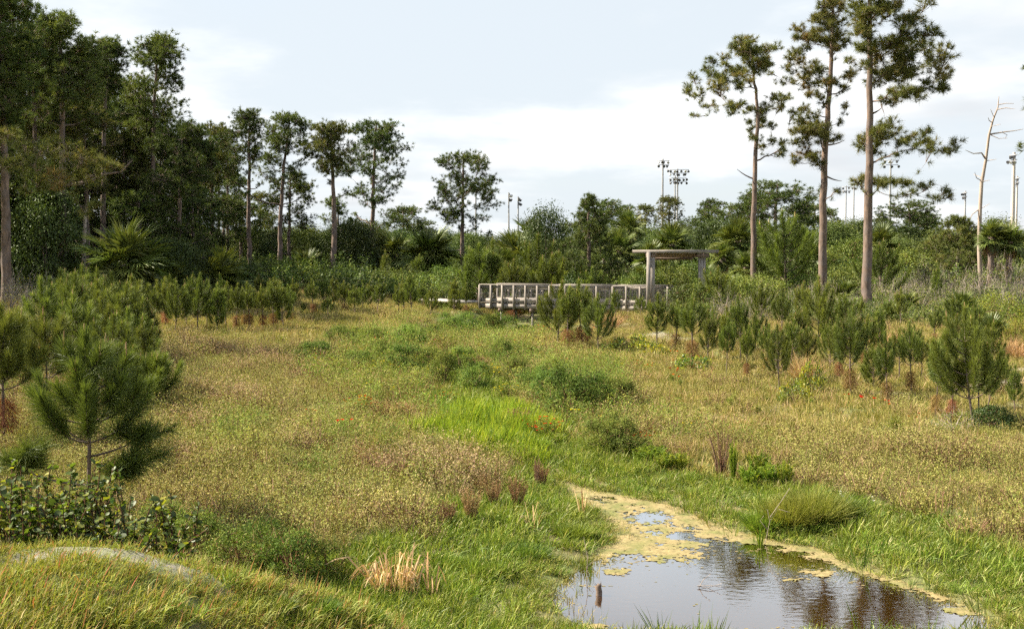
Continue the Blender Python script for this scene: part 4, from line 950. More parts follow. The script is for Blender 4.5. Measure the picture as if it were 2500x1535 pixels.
for i, (px, top, hw, d, v, lb) in enumerate((
    (30, 470, 110, 60, 0, 'dark oak thicket at the left border under the pines'), (120, 440, 90, 57, 1, 'dark oak beside the thicket at the left border'), (-80, 420, 120, 58, 1, 'dark oak mostly outside the left border'),
    (1335, 502, 62, 72, 0, 'rounded broadleaf tree left of the bushy cone-shaped pine'), (875, 570, 42, 96, 2, 'vine-covered tree behind the broad-crowned pine'), (1165, 578, 34, 86, 2, 'vine-covered tree beside the lone pine'),
    (2030, 545, 60, 84, 2, 'green broadleaf tree between the two right-hand tall pines'), (1560, 560, 60, 100, 1, 'dark tree above the left end of the timber arch'), (450, 560, 70, 104, 0, 'dark tree in the gap behind the low spreading pine'), (700, 580, 70, 120, 1, 'far dark tree behind the forked pine'), (260, 560, 80, 80, 1, 'dark tree among the forest trunks'),
    (1480, 540, 60, 96, 1, 'dark tree right of the bushy cone-shaped pine'), (2120, 560, 60, 96, 0, 'dark broadleaf tree right of the nearest tall pine'), (1000, 585, 50, 104, 0, 'dark tree behind the drooping palm'), (340, 590, 70, 88, 0, 'dark understorey tree behind the fan palm'), (560, 590, 60, 106, 1, 'dark understorey tree left of the slender pine'),
    (1680, 565, 70, 108, 2, 'pale green tree behind the timber arch'), (1790, 560, 70, 104, 2, 'pale green tree left of the shortest open pine'), (1940, 560, 60, 96, 1, 'dark tree between the shortest and middle open pines'), (2440, 585, 60, 90, 0, 'dark tree behind the two palms at the right border'),
    (190, 500, 80, 84, 0, 'dark oak deep among the forest trunks, left one'), (60, 520, 70, 74, 1, 'dark oak standing just behind the border thicket'), (390, 540, 70, 96, 1, 'dark oak deep among the forest trunks, right one'), (500, 560, 60, 112, 0, 'dark tree behind the loose-crowned pine'), (800, 575, 60, 116, 2, 'green tree behind the thick-trunked pine'), (1220, 585, 46, 98, 0, 'dark tree behind the large full palm'), (1100, 600, 50, 110, 1, 'dark tree behind the lone pine'), (600, 555, 60, 108, 0, 'dark tree behind the slender tallest pine'), (655, 560, 50, 112, 1, 'dark tree left of the narrow leaning pine'), (745, 560, 56, 110, 0, 'dark tree between the leaning and thick-trunked pines'), (850, 552, 50, 112, 1, 'dark tree right behind the thick-trunked pine'), (905, 575, 46, 106, 0, 'dark tree close behind the broad-crowned pine'), (960, 565, 50, 114, 1, 'dark tree right of the broad-crowned pine'), (1060, 580, 46, 112, 0, 'dark tree behind the drooping palm crown'), (1400, 545, 60, 98, 1, 'dark tree behind the bushy cone-shaped pine'),
    (940, 600, 50, 112, 2, 'green tree between broad-crowned pine and drooping palm'))):
    shrub('broadleaf_tree', lb, 'tree', 'tree', v, px, top, hw, d=d, rz=i * 1.3)

# ------------------------------------------------------------------ palms
def frond_mesh(seed, L=1.0, pet=0.62, n=44, fan=215, mats=None, limp=0.25):
    rng = np.random.default_rng(seed); A = Acc()
    pc = bez(np.zeros(3), np.array((pet * 0.5, 0, 0.06)), np.array((pet, 0, 0.0)), 5)
    tube(A, pc, np.linspace(0.022, 0.012, 5), 4, tone=0.7)
    an = np.radians(np.linspace(-fan / 2, fan / 2, n)) + rng.normal(size=n) * 0.02
    fold = 0.35 * np.abs(np.sin(an))
    d = np.stack((np.cos(an), np.sin(an), fold + 0.05 * rng.normal(size=n)), 1)
    b = np.tile(np.array((pet, 0, 0.0)), (n, 1)) + np.clip(np.cos(an), 0, 1)[:, None] * np.array((0.22 * L, 0, -0.03))
    ln = L * (0.55 + 0.45 * np.cos(an / 1.5)) * rng.uniform(0.88, 1.06, n)
    side = unit(np.cross(d, np.tile((0, 0, 1.0), (n, 1))) + np.array((0, 0, 0.5)) * np.where(np.arange(n) % 2, 1, -1)[:, None])
    strips(A, b, d, ln, 0.055 * L + 0.01, rng, np.clip(rng.normal(0.5, 0.18, n), 0, 1), 0, 2, rng.uniform(0.5, 1.6, n) * limp, side=side, wmid=1.0)
    return A.mesh('frond', mats)
FR = [frond_mesh(1 + k, mats=[M_PALM]) for k in range(3)]
FRD = [frond_mesh(11 + k, mats=[M_PALMD], fan=150, limp=0.5, n=22) for k in range(2)]
def palm_trunk(seed, h, r=0.17):
    rng = np.random.default_rng(seed); A = Acc()
    z = np.linspace(0, h, 14)
    tube(A, np.stack((rng.normal(size=14) * 0.015, rng.normal(size=14) * 0.015, z), 1), r * (1 + 0.12 * np.sin(np.arange(14) * 2.2)), 9)
    for q in range(int(h * 14)):                      # old leaf boots
        a = rng.uniform(0, 6.3); zz = rng.uniform(0.15, 1.0) * h
        o = np.array((math.cos(a), math.sin(a), 0))
        strips(A, (o * r * 0.9 + (0, 0, zz))[None], (o * 0.6 + (0, 0, 0.8))[None], rng.uniform(0.2, 0.34), 0.09, rng, 0.5)
    return A.mesh('trunk', [M_BARK])
PT = [palm_trunk(3, 1.0), palm_trunk(4, 2.4)]
def palm(name, label, px, top, hw, d, trunk=None, n=26, nd=5, seed=0, group=None, lo=-50, sc=1.0):
    """crown centre height from the photo; fronds are separate leaves round it"""
    rng = random.Random(seed)
    b = on_ground(px, d)
    w = hw / F * d * 1.12
    H = at(px, top, d)[2] - b[2]
    s = w / 1.45
    o = thing(name, label, 'palm', b, rng.uniform(0, 6.3), group)
    cz = max(0.05, H - 1.25 * s)
    if trunk is not None and cz > 0.25:
        t = link('trunk', PT[1], o); t.scale = (1.0, 1.0, (cz + 0.1) / 2.4)
    for i in range(n):
        e = math.radians(88 - (88 - lo) * (i / (n - 1)) ** 0.8 + rng.uniform(-8, 8)); a = i * 2.399 + rng.uniform(-0.2, 0.2)
        f = link('frond', FR[i % 3], o)
        f.rotation_euler = (rng.uniform(-0.5, 0.5), -e, a); f.location = (0, 0, cz); q = s * rng.uniform(0.82, 1.1); f.scale = (q, q, q)
    for i in range(nd):
        f = link('dead_frond', FRD[i % 2], o)
        f.rotation_euler = (rng.uniform(-0.6, 0.6), math.radians(rng.uniform(55, 82)), i * 2.4 + rng.uniform(-.4, .4)); f.location = (0, 0, cz - 0.02); q = s * rng.uniform(0.7, 0.95); f.scale = (q, q, q)
for (nm, lb, px, top, hw, d, tr, n, nd) in (
    ('cabbage_palm', 'low wide fan palm with upswept fronds before the left pine row', 528, 618, 72, 66, None, 30, 3),
    ('cabbage_palm', 'dark fan palm in the shade of the dense forest', 305, 560, 92, 56, 1, 34, 4),
    ('cabbage_palm', 'palm with a drooping brown skirt left of the lone pine', 1048, 566, 62, 84, 1, 30, 9),
    ('cabbage_palm', 'greyish palm between the broad-crowned pine and the drooping palm', 968, 580, 44, 90, 1, 24, 5),
    ('cabbage_palm', 'pale frayed palm beside the thick-trunked pine', 745, 616, 44, 88, 1, 20, 10),
    ('cabbage_palm', 'palm half hidden behind the thick-trunked pine', 838, 606, 36, 92, 1, 20, 5),
    ('cabbage_palm', 'large full palm above the left end of the bridge', 1262, 574, 70, 76, 1, 34, 7),
    ('cabbage_palm', 'higher palm behind the large full one', 1300, 540, 52, 84, 1, 26, 3),
    ('cabbage_palm', 'palm with a brown skirt at the lower left of the large full one', 1232, 612, 44, 74, 1, 22, 8),
    ('cabbage_palm', 'palm just right of the bushy cone-shaped pine', 1512, 566, 50, 74, 1, 26, 5),
    ('cabbage_palm', 'tall palm head over the palm right of the cone-shaped pine', 1532, 522, 42, 82, 1, 24, 3),
    ('cabbage_palm', 'palm directly behind the timber arch, left', 1588, 596, 40, 72, 1, 24, 4),
    ('cabbage_palm', 'palm directly behind the timber arch, middle', 1640, 556, 46, 78, 1, 28, 4),
    ('cabbage_palm', 'low palm seen under the timber arch', 1560, 650, 34, 66, None, 20, 5),
    ('cabbage_palm', 'small palm with a bare trunk and rusty skirt right of the arch', 1764, 600, 34, 58, 1, 24, 10),
    ('cabbage_palm', 'yellowish palm between the rusty-skirted palm and the open pine', 1822, 618, 40, 62, 1, 26, 4),
    ('cabbage_palm', 'palm rising over the yellowish one', 1800, 544, 50, 74, 1, 28, 4),
    ('cabbage_palm', 'palm just behind the shortest open pine', 1870, 590, 40, 72, 1, 24, 4),
    ('cabbage_palm', 'brown-skirted palm right of the nearest open pine', 2150, 556, 44, 72, 1, 22, 10),
    ('cabbage_palm', 'drooping palm left of the middle open pine', 1978, 590, 44, 70, 1, 24, 6),
    ('cabbage_palm', 'left palm of the pair at the right border', 2418, 548, 36, 62, 1, 28, 7),
    ('cabbage_palm', 'right palm of the pair at the right border', 2462, 556, 38, 62, 1, 28, 7),
    ('saw_palmetto', 'strappy palmetto under the yellow-green bush', 2420, 780, 50, 29, None, 22, 2),
    ('saw_palmetto', 'palmetto tuft behind the slope pines near the right border', 2350, 720, 40, 40, None, 20, 2),
    ('saw_palmetto', 'palmetto tuft with orange-brown leaves right of the nearest open pine', 2170, 750, 36, 38, None, 18, 6),
    ('saw_palmetto', 'palmetto tuft in the brush right of the middle open pine', 2060, 690, 36, 50, None, 18, 3),
    ('saw_palmetto', 'palmetto tuft left of the dark bushy young pine', 2215, 720, 34, 44, None, 18, 4),
    ('saw_palmetto', 'palmetto tuft under the forest beside the dark fan palm', 420, 650, 40, 60, None, 18, 4)):
    palm(nm, lb, px, top, hw, d, tr, n, nd, seed=px, lo=-48 if nm == 'cabbage_palm' else 5)

# ------------------------------------------------------------------ dead snag and stub
def snag():
    d = 64; b = on_ground(2396, d)
    def w(X, Y, dy=0.0): return at(1600 + X / 2.16, Y / 2.16, d + dy) - b
    A = Acc()
    tr = np.array([(0, 0, 0)] + [w(*p) for p in ((1708, 1300), (1712, 1100), (1720, 960), (1742, 840), (1760, 700), (1782, 620), (1806, 560), (1812, 500))]); tr[:, 1] = 0
    tube(A, tr, (0.15, 0.13, 0.12, 0.11, 0.09, 0.075, 0.055, 0.04, 0.015), 8)
    for pts, r0 in ((((1742, 830), (1712, 800), (1660, 805), (1610, 788)), 0.06), (((1765, 700), (1830, 690), (1880, 685), (1920, 678)), 0.05), (((1800, 570), (1835, 565), (1868, 575)), 0.035), (((1806, 545), (1840, 540), (1872, 544)), 0.03), (((1780, 640), (1745, 632), (1725, 620)), 0.03), (((1762, 700), (1800, 725), (1835, 725)), 0.03),
                    (((1720, 945), (1692, 930), (1680, 900)), 0.035), (((1720, 950), (1745, 945)), 0.03), (((1722, 930), (1705, 905)), 0.03), (((1712, 1090), (1672, 1120), (1655, 1145)), 0.04), (((1712, 1095), (1745, 1068)), 0.02), (((1745, 840), (1780, 835)), 0.025), (((1785, 610), (1765, 570)), 0.02), (((1830, 690), (1850, 705), (1832, 725)), 0.02), (((1768, 660), (1790, 655)), 0.02)):
        p = np.array([w(x, y) for x, y in pts]); p[:, 1] = np.linspace(0, random.Random(int(pts[0][1])).uniform(-0.8, 0.8), len(p))
        tube(A, p, np.linspace(r0, 0.012, len(p)), 5)
    o = thing('dead_tree', 'bare pale dead pine snag with broken branches at the right', 'dead tree', (b[0], b[1], b[2] - .1))
    link('trunk', A.mesh('trunk', [M_SNAG], True), o)
    B = Acc(); b = on_ground(203, 58); top = at(212, 512, 58)[2] - b[2]
    tube(B, np.array(((0, 0, 0), (0.05, 0, top * 0.5), (0.2, 0, top * 0.97), (0.26, 0, top))), (0.14, 0.12, 0.1, 0.03), 7)
    tube(B, np.array(((0.1, 0, top * .7), (0.3, 0, top * .75), (0.42, 0, top * .78))), (0.03, 0.02, 0.01), 4)
    o = thing('dead_tree', 'pale broken-off dead trunk among the dark forest trunks', 'dead tree', b)
    link('trunk', B.mesh('trunk', [M_SNAG], True), o)
snag()

# ------------------------------------------------------------------ sports-field light poles
def floodlight_mesh():
    A = Acc()
    t = np.linspace(0, 1, 5)
    tube(A, np.stack((0 * t, -0.1 - 0.52 * t, -0.28 * t), 1), (0.1, 0.2, 0.3, 0.37, 0.4), 10, mat=0)
    tube(A, np.array(((0, 0.05, 0.12), (0, -0.1, 0.0))), (0.05, 0.09), 6, mat=0)
    return A.mesh('lamp', [M_LAMP], True)
FL = floodlight_mesh()
FLP = FL.copy(); FLP.materials.clear(); FLP.materials.append(M_LAMPL)
def light_pole(label, px, top, d, rows, face, r=0.2, mat=None, seed=1):
    """rows: (drop below the top, number of lamps, spacing)"""
    b = on_ground(px, d); H = at(px, top, d)[2] - b[2]
    o = thing('light_pole', label, 'light pole', b, face, 'sports field light poles')
    A = Acc(); tube(A, np.array(((0, 0, -0.2), (0, 0, H * 0.5), (0, 0, H))), (r, r * 0.8, r * 0.55), 10)
    link('pole', A.mesh('pole', [mat or M_METAL], True), o)
    q = random.Random(seed)
    for (dz, n, sp) in rows:
        B = Acc(); wd = (n - 1) * sp
        box(B, (0, -0.12, H - dz), (wd + 0.2, 0.08, 0.08))
        arm = link('crossarm', B.mesh('crossarm', [M_METAL]), o)
        for i in range(n):
            x = -wd / 2 + i * sp
            l = link('lamp', FLP if q.random() < 0.16 else FL, arm, (x, -0.15, H - dz - 0.14))
            l.scale = (0.5,) * 3; l.rotation_euler = (q.uniform(-0.1, 0.25), 0, q.uniform(-0.9, 0.9) + (0.5 if x < 0 else -0.5))
light_pole('light pole with seven lamps, left of the many-lamped pole', 1616, 388, 150, ((0.25, 4, 0.55), (0.85, 3, 0.8)), 0.1)
light_pole('light pole with four crossarms crowded with lamps', 1652, 412, 165, ((0.15, 7, 0.55), (0.68, 6, 0.55), (1.45, 6, 0.52), (1.95, 6, 0.52)), 0.1, seed=3)
light_pole('thin light pole close behind the many-lamped pole', 1646, 428, 190, ((0.4, 3, 0.6),), 1.2, r=0.2)
light_pole('left one of two light poles seen sideways beside the lone pine', 1242, 470, 150, ((0.2, 4, 0.5), (0.85, 3, 0.5)), 1.5, r=0.17)
light_pole('right one of two light poles seen sideways beside the lone pine', 1265, 480, 150, ((0.2, 4, 0.5), (0.85, 3, 0.5)), 1.42, r=0.17, seed=5)
light_pole('light pole half hidden behind the lone pine', 1162, 430, 150, ((0.2, 4, 0.5), (0.85, 3, 0.5)), 1.5, r=0.17, seed=6)
light_pole('light pole with seven lamps right of the nearest open pine', 2169, 388, 150, ((0.2, 4, 0.68), (0.85, 3, 0.9)), -0.1, seed=7)
light_pole('left one of two small light poles between the open pines', 2062, 454, 200, ((0.2, 2, 1.3), (0.9, 3, 0.7)), 0.0, seed=8, r=0.18)
light_pole('right one of two small light poles between the open pines', 2081, 446, 200, ((0.2, 3, 0.6), (0.9, 3, 0.6)), 0.2, seed=9, r=0.18)
light_pole('light pole seen sideways left of the dead snag', 2352, 466, 170, ((0.3, 3, 0.5), (0.9, 3, 0.5)), -1.35, seed=10)
light_pole('thick pale light pole near the right border', 2468, 372, 120, ((0.3, 3, 0.5), (0.85, 3, 0.5)), -1.3, seed=11, r=0.28, mat=M_CONC)
light_pole('thin light pole close behind the thick pale one', 2477, 430, 150, ((0.3, 3, 0.5), (0.9, 3, 0.5)), -1.3, seed=12, r=0.2, mat=M_CONC)

# ------------------------------------------------------------------ boardwalk bridge and timber arch
def bridge():
    DZ, RZ = 0.72, 1.78
    A0 = np.array(flat(1174, 693.5, RZ) + (0,)); 
    P = []
    for px, py in ((1174, 693.5), (1342, 695.6), (1500, 698.0), (1644, 700.4)):
        rr = ray(px, py); t = (RZ - EYE) / rr[2]; P.append(np.array((rr[0] * t, rr[1] * t, 0.0)))
    # the left span faces the sun: turn it about the middle post
    P[0] = np.array((P[0][0] * 1.03, P[1][1] + 2.1, 0)); P[2] = np.array((P[2][0], P[1][1] - 1.1, 0)); P[3] = np.array((P[3][0], P[1][1] - 1.9, 0))
    g = float(tz(P[0][:1], P[0][1:2])[0])
    root = thing('footbridge', 'weathered timber footbridge with wire-filled railings over the ditch', 'bridge', (P[0][0], P[0][1], 0))
    O = P[0].copy()
    def part(name, c, size, ang, mat, tilt=0.0):
        key = (name, tuple(round(float(s), 2) for s in size), mat.name)
        me = bridge.cache.get(key)
        if me is None:
            B = Acc(); box(B, (0, 0, 0), size); me = B.mesh(name, [mat]); bridge.cache[key] = me
        o = link(name, me, root, tuple(np.asarray(c) - O)); o.rotation_euler = (0, tilt, ang)
        return o
    bridge.cache = {}
    WID = 2.0
    rr = random.Random(2)
    for si, (a, b, npost) in enumerate(((P[0], P[1], 6), (P[1], P[2], 4), (P[2], P[3], 4))):
        dv = b - a; ln = float(np.linalg.norm(dv)); u = dv / ln; nrm = np.array((-u[1], u[0], 0)); ang = math.atan2(u[1], u[0])
        for side in (0, 1):
            off = nrm * (WID * side)
            sgn = -1 if side == 0 else 1
            for k in range(npost + (1 if si == 2 else 0)):
                p = a + dv * k / npost + off
                deep = si == 0 and k >= 1
                part('post', p + nrm * sgn * 0.05 + (0, 0, (RZ - 0.04 + DZ - 0.34) / 2), (0.1, 0.1, RZ - 0.04 - DZ + 0.34), ang, M_WOODV)
            m = (a + b) / 2 + off
            part('handrail', m + (0, 0, RZ - 0.015), (ln + 0.02, 0.19, 0.045), ang, M_WOOD)
            part('rail_board', m + nrm * sgn * -0.03 + (0, 0, RZ - 0.15), (ln - 0.02, 0.045, 0.14), ang, M_WOOD)
            part('toe_board', m + nrm * sgn * -0.03 + (0, 0, DZ + 0.16), (ln - 0.02, 0.05, 0.2), ang, M_WOOD)
            part('fascia_board', m + nrm * sgn * -0.03 + (0, 0, DZ - 0.16), (ln - 0.02, 0.06, 0.24), ang, M_WOOD)
            for q in range(7):
                B = bridge.cache.get(('w', si))
                if B is None:
                    C = Acc(); tube(C, np.array(((-ln / 2, 0, 0), (0, 0, 0), (ln / 2, 0, 0))), (0.011,) * 3, 5); B = C.mesh('wire', [M_WIRE]); bridge.cache[('w', si)] = B
                w = link('wire', B, root, tuple(m + nrm * sgn * -0.06 + (0, 0, DZ + 0.32 + q * 0.075) - O)); w.rotation_euler = (0, 0, ang)
            if side == 0:
                for k in range(npost):
                    c = a + dv * (k + 0.17) / npost + off
                    if si == 0 and k < 2: continue
                    part('stile', c + nrm * 0.03 + (0, 0, (DZ + 0.27 + RZ - 0.22) / 2), (0.07, 0.035, RZ - DZ - 0.49), ang, M_WOODV)
                    if si: part('stile', c + dv * 0.62 / npost + nrm * 0.03 + (0, 0, (DZ + 0.27 + RZ - 0.22) / 2), (0.09, 0.035, RZ - DZ - 0.49), ang, M_WOODV)
        n = int(ln / 0.145)
        for k in range(n):
            p = a + dv * (k + 0.5) / n + nrm * WID / 2
            part('plank', p + (0, 0, DZ + 0.02 + rr.uniform(-0.003, 0.003)), (0.135, WID - 0.12, 0.038), ang, M_WOOD)
        for k in (0.3, 0.75):
            for sd in (0.1, WID - 0.1):
                p = a + dv * k + nrm * sd
                z0 = float(tz(p[:1], p[1:2])[0]) - 0.3
                part('pile', p + (0, 0, (z0 + DZ - 0.3) / 2), (0.1, 0.1, DZ - 0.3 - z0), ang, M_WOODV)
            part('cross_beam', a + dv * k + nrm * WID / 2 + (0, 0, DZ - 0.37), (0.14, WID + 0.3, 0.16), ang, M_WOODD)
    # low pale walk leading off the bridge to the left
    B = Acc(); p0 = P[0]; e = np.array((at(1062, 735, p0[1] + 4)[0], p0[1] + 4.0, 0))
    dv = p0 - e; ln = np.linalg.norm(dv)
    me_c = (p0 + e) / 2; zz = max(DZ + 0.02, g + 0.06)
    box(B, (0, 0, 0), (ln - 0.2, 1.6, 0.1))
    o = link('path', B.mesh('path', [M_PATH]), None, (me_c[0] - 0.5, me_c[1] + 0.8, zz - 0.02)); o.rotation_euler = (0, 0, math.atan2(dv[1], dv[0]))
    tag(o, kind='structure')
    return P
BP = bridge()
def arch():
    d = 56.0
    k = d / F
    def X(px): return (px - CXP) * k
    def Z(py): return at(1250, py, d)[2]
    x0, x1 = X(1542), X(1750)
    cx = (x0 + x1) / 2
    g = float(tz(np.array([cx]), np.array([d]))[0])
    root = thing('timber_arch', 'weathered timber shade arch on two thick posts beside the bridge', 'pergola', (cx, d, g))
    def part(name, c, size, mat, rot=None):
        B = Acc(); box(B, (0, 0, 0), size); o = link(name, B.mesh(name, [mat]), root, (c[0] - cx, c[1] - d, c[2] - g))
        if rot: o.rotation_euler = rot
    zt, zb = Z(610), Z(617.8)
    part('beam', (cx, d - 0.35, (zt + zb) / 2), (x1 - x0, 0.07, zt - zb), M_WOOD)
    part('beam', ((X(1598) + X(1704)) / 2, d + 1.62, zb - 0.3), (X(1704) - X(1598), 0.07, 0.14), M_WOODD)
    xl, xr = X(1586), X(1712)
    for s, (xp, ws) in enumerate(((xl, 0.44), (xr, 0.36))):
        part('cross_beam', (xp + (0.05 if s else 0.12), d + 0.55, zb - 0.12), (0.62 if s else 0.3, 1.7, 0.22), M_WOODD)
        top = zb - 0.235
        if s == 0:
            part('post', (xp - 0.12, d - 0.45, (g - 0.2 + zb + 0.06) / 2), (0.2, 0.12, zb + 0.06 - g + 0.2), M_WOODV)
            part('post', (xp + 0.08, d - 0.18, (g - 0.2 + top) / 2), (0.3, 0.3, top - g + 0.2), M_WOODV)
        else:
            for q in (-0.12, 0.005, 0.13):
                part('post', (xp + q, d - 0.1 - 0.02 * abs(q) , (g - 0.2 + top) / 2), (0.115, 0.2, top - g + 0.2), M_WOODV)
    n = 14
    sl = math.atan2(-0.24, 1.9)
    for i in range(n):
        xx = X(1600) + (X(1700) - X(1600)) * (i + 0.5) / n
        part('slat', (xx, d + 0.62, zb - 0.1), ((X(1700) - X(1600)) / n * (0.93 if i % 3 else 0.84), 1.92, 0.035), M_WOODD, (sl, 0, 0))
arch()

# ------------------------------------------------------------------ low plants that stand out singly
def stalk_plant_mesh(seed, h, w, stalks, per, leafL, leafmat, stem, leafw=0.006, flowers=None, nf=0, fsz=0.05, bare=0.25, up=0.5, stemw=0.009):
    """many upright stalks, each feathered with narrow leaves; some end in flowers"""
    rng = np.random.default_rng(seed); W, A = Acc(), Acc()
    for i in range(stalks):
        a = rng.uniform(0, 6.3); q = w * math.sqrt(rng.random()); hh = h * rng.uniform(0.6, 1.0) * (1 - 0.25 * (q / w))
        b = np.array((math.cos(a) * q * 0.35, math.sin(a) * q * 0.35, 0)); e = np.array((math.cos(a) * q, math.sin(a) * q, hh))
        cv = bez(b, b + (0, 0, hh * 0.5), e, 6)
        tube(W, cv, np.linspace(stemw, stemw * 0.4, 6), 4, tone=rng.random(), cap=False)
        t = rng.uniform(bare, 1, per) * 5
        pos = np.stack([np.interp(t, np.arange(6), cv[:, k]) for k in range(3)], 1)
        an = rng.uniform(0, 6.3, per)
        strips(A, pos, np.stack((np.cos(an), np.sin(an), np.full(per, up)), 1) + rng.normal(size=(per, 3)) * 0.2, leafL * rng.uniform(0.5, 1.1, per), leafw, rng, np.clip(rng.normal(0.5, 0.2) + rng.normal(size=per) * 0.15, 0, 1), 0, 1, 0.1)
        if flowers and i < nf:
            m = 9; fa = np.linspace(0, 6.283, m, endpoint=False)
            strips(A, np.tile(e, (m, 1)), np.stack((np.cos(fa), np.sin(fa), np.full(m, 0.3)), 1), fsz * 0.5, fsz * 0.36, rng, rng.random(m), 1, 1)
    return W.mesh('stems', [stem]), A.mesh('foliage', [leafmat, flowers or leafmat])
PL = {
    'fennel': [shrub_mesh(40 + k, 0.5, 1.0, 46, 6500, 0.06, M_FENB, stem=M_STEMB, stems=18, low=0.06, aspect=0.26, csize=0.11, up=0.9, twigs=60, twigmat=M_STEMB) for k in range(3)],
    'greenweed': [stalk_plant_mesh(50 + k, 1.0, 0.45, 30, 100, 0.13, M_VIVID, M_FEN, leafw=0.022, up=0.9) for k in range(2)],
    'redweed': [stalk_plant_mesh(60 + k, 1.0, 0.6, 60, 44, 0.11, M_STEMR, M_STEMR, leafw=0.016, bare=0.2, stemw=0.008) for k in range(3)],
    'redflower': [stalk_plant_mesh(70 + k, 1.0, 0.6, 50, 70, 0.1, M_FEN, M_STEMR, leafw=0.018, flowers=M_RED, nf=26, fsz=0.11) for k in range(2)],
    'yellowflower': [stalk_plant_mesh(80 + k, 1.0, 0.6, 50, 70, 0.1, M_FEN, M_STEMR, leafw=0.018, flowers=M_YEL, nf=22, fsz=0.1) for k in range(2)],
    'bare': [stalk_plant_mesh(90 + k, 1.0, 0.4, 26, 26, 0.07, M_STEMB, M_STEMB, leafw=0.01, bare=0.3, stemw=0.013) for k in range(2)],
}
def plant(name, label, cat, kind, v, px, base, top, hw, group=None, rz=0.0):
    b = ground_at(px, base); d = b[1]
    h = at(px, top, d)[2] - b[2]; w = hw / F * d
    ms = PL[kind][v % len(PL[kind])]
    w0 = {'fennel': .5, 'greenweed': .45, 'bare': .4}.get(kind, .6)
    o = thing(name, label, cat, (b[0], b[1], b[2] - 0.02), rz, group, (w / w0, w / w0, h))
    link('stems', ms[0], o); link('foliage', ms[1], o)
fen = [(770, 895, 838, 42), (745, 880, 845, 30), (830, 842, 800, 36), (880, 905, 860, 40), (905, 852, 806, 40), (985, 912, 846, 44), (1000, 855, 800, 40), (1050, 900, 850, 34), (1085, 940, 868, 36), (1045, 838, 796, 34), (1100, 812, 768, 32), (1125, 905, 850, 34), (1140, 820, 770, 30), (1195, 808, 772, 30), (1225, 890, 836, 36), (1230, 808, 768, 30), (1160, 952, 890, 36), (1260, 940, 880, 36), (1300, 965, 900, 40), (1345, 985, 910, 46), (1395, 1018, 905, 60), (1440, 1010, 915, 52), (1470, 985, 920, 40), (1475, 1100, 1015, 50), (1520, 1110, 1030, 44), (1520, 990, 930, 34), (1280, 880, 840, 32), (1350, 930, 880, 34), (940, 880, 836, 34), (860, 830, 800, 30)]
for i, (px, base, top, hw) in enumerate(sorted(fen)):
    top -= 0.18 * (base - top); hw *= 1.1
    plant('feathery_weed', f'feathery green weed bush, {ORD[i] if i < 26 else ORD[len(fen) - 1 - i]} from the {"left" if i < 26 else "right"} between the pond and the bridge', 'weed', 'fennel', i, px, base, top, hw, 'feathery weeds of the ditch', i * 1.1)
for i, (px, base, top, hw) in enumerate(sorted([(1590, 1130, 1070, 40), (1625, 1150, 1092, 36), (1660, 1150, 1090, 30), (1850, 1175, 1085, 30), (1880, 1190, 1110, 34), (1830, 1190, 1120, 34), (1915, 1195, 1110, 26), (1790, 1180, 1060, 14), (1170, 1180, 1100, 16), (1550, 1120, 1080, 30)])):
    plant('green_weed', f'upright bright green weed, {ORD[i]} from the left above the pond edge', 'weed', 'greenweed', i, px, base, top, hw, 'bright weeds above the pond edge', i)
for i, (px, base, top, hw) in enumerate(sorted([(950, 1030, 962, 56), (985, 1025, 970, 40), (1090, 1285, 1200, 30), (1150, 1275, 1165, 34), (1205, 1240, 1150, 26), (1262, 1246, 1135, 30), (1322, 1188, 1112, 24), (1180, 1210, 1140, 26), (1260, 1040, 985, 36), (800, 905, 866, 40), (1000, 935, 892, 30), (1170, 900, 860, 40), (1130, 1150, 1098, 46)])):
    plant('rusty_weed', f'rusty brown dry weed, {ORD[i]} from the left on the low ground by the ditch', 'weed', 'redweed', i, px, base, top, hw, 'rusty weeds by the ditch', i)
for i, (px, base, top, hw) in enumerate(sorted([(880, 1010, 958, 40), (1330, 1075, 1005, 44), (1290, 1060, 1010, 36), (1545, 1100, 1042, 44), (1500, 960, 922, 36), (1090, 985, 950, 30), (1180, 865, 838, 36), (1360, 895, 868, 40), (1590, 1075, 1040, 30)])):
    plant('red_flowers', f'red blanket-flower plant, {ORD[i]} from the left on the rough ground', 'flowers', 'redflower', i, px, base, top, hw, 'red flowering plants', i)
for i, (px, base, top, hw) in enumerate(sorted([(930, 918, 870, 44), (1020, 895, 850, 40), (1065, 925, 885, 40), (1110, 890, 850, 36), (1200, 930, 880, 40), (1490, 905, 875, 40), (860, 875, 845, 36), (1240, 975, 930, 36), (1460, 945, 910, 30)])):
    plant('yellow_flowers', f'yellow flowering weed, {ORD[i]} from the left on the rough ground', 'flowers', 'yellowflower', i, px, base, top, hw, 'yellow flowering weeds', i)
plant('bare_weed', 'dark bare-stemmed weed rising from the green bank across the pond', 'weed', 'bare', 0, 1762, 1160, 1030, 40)
plant('bare_weed', 'bare dark stalks at the foot of the lone grass mound bank', 'weed', 'bare', 1, 1310, 1190, 1085, 14)
plant('bare_weed', 'dark-stemmed weed above the shaded grass at lower left', 'weed', 'bare', 1, 720, 1425, 1290, 46)
for i, (px, base, top, hw, lb) in enumerate(((715, 1430, 1285, 95, 'leafy weed bush with reddish stems at lower left above the shaded grass'), (800, 1420, 1310, 60, 'smaller weed bush right of the red-stemmed one'), (590, 1400, 1265, 90, 'leafy weed bush left of the red-stemmed one'),
    (480, 1365, 1240, 90, 'weed bush between the sand strip and the field'), (400, 1330, 1215, 80, 'weed bush right of the front young pine'), (640, 1350, 1250, 60, 'small weed bush behind the red-stemmed one'))):
    shrub('weed_bush', lb, 'bush', 'weedbush', i, px, top, hw, base=base, rz=i * 1.9)
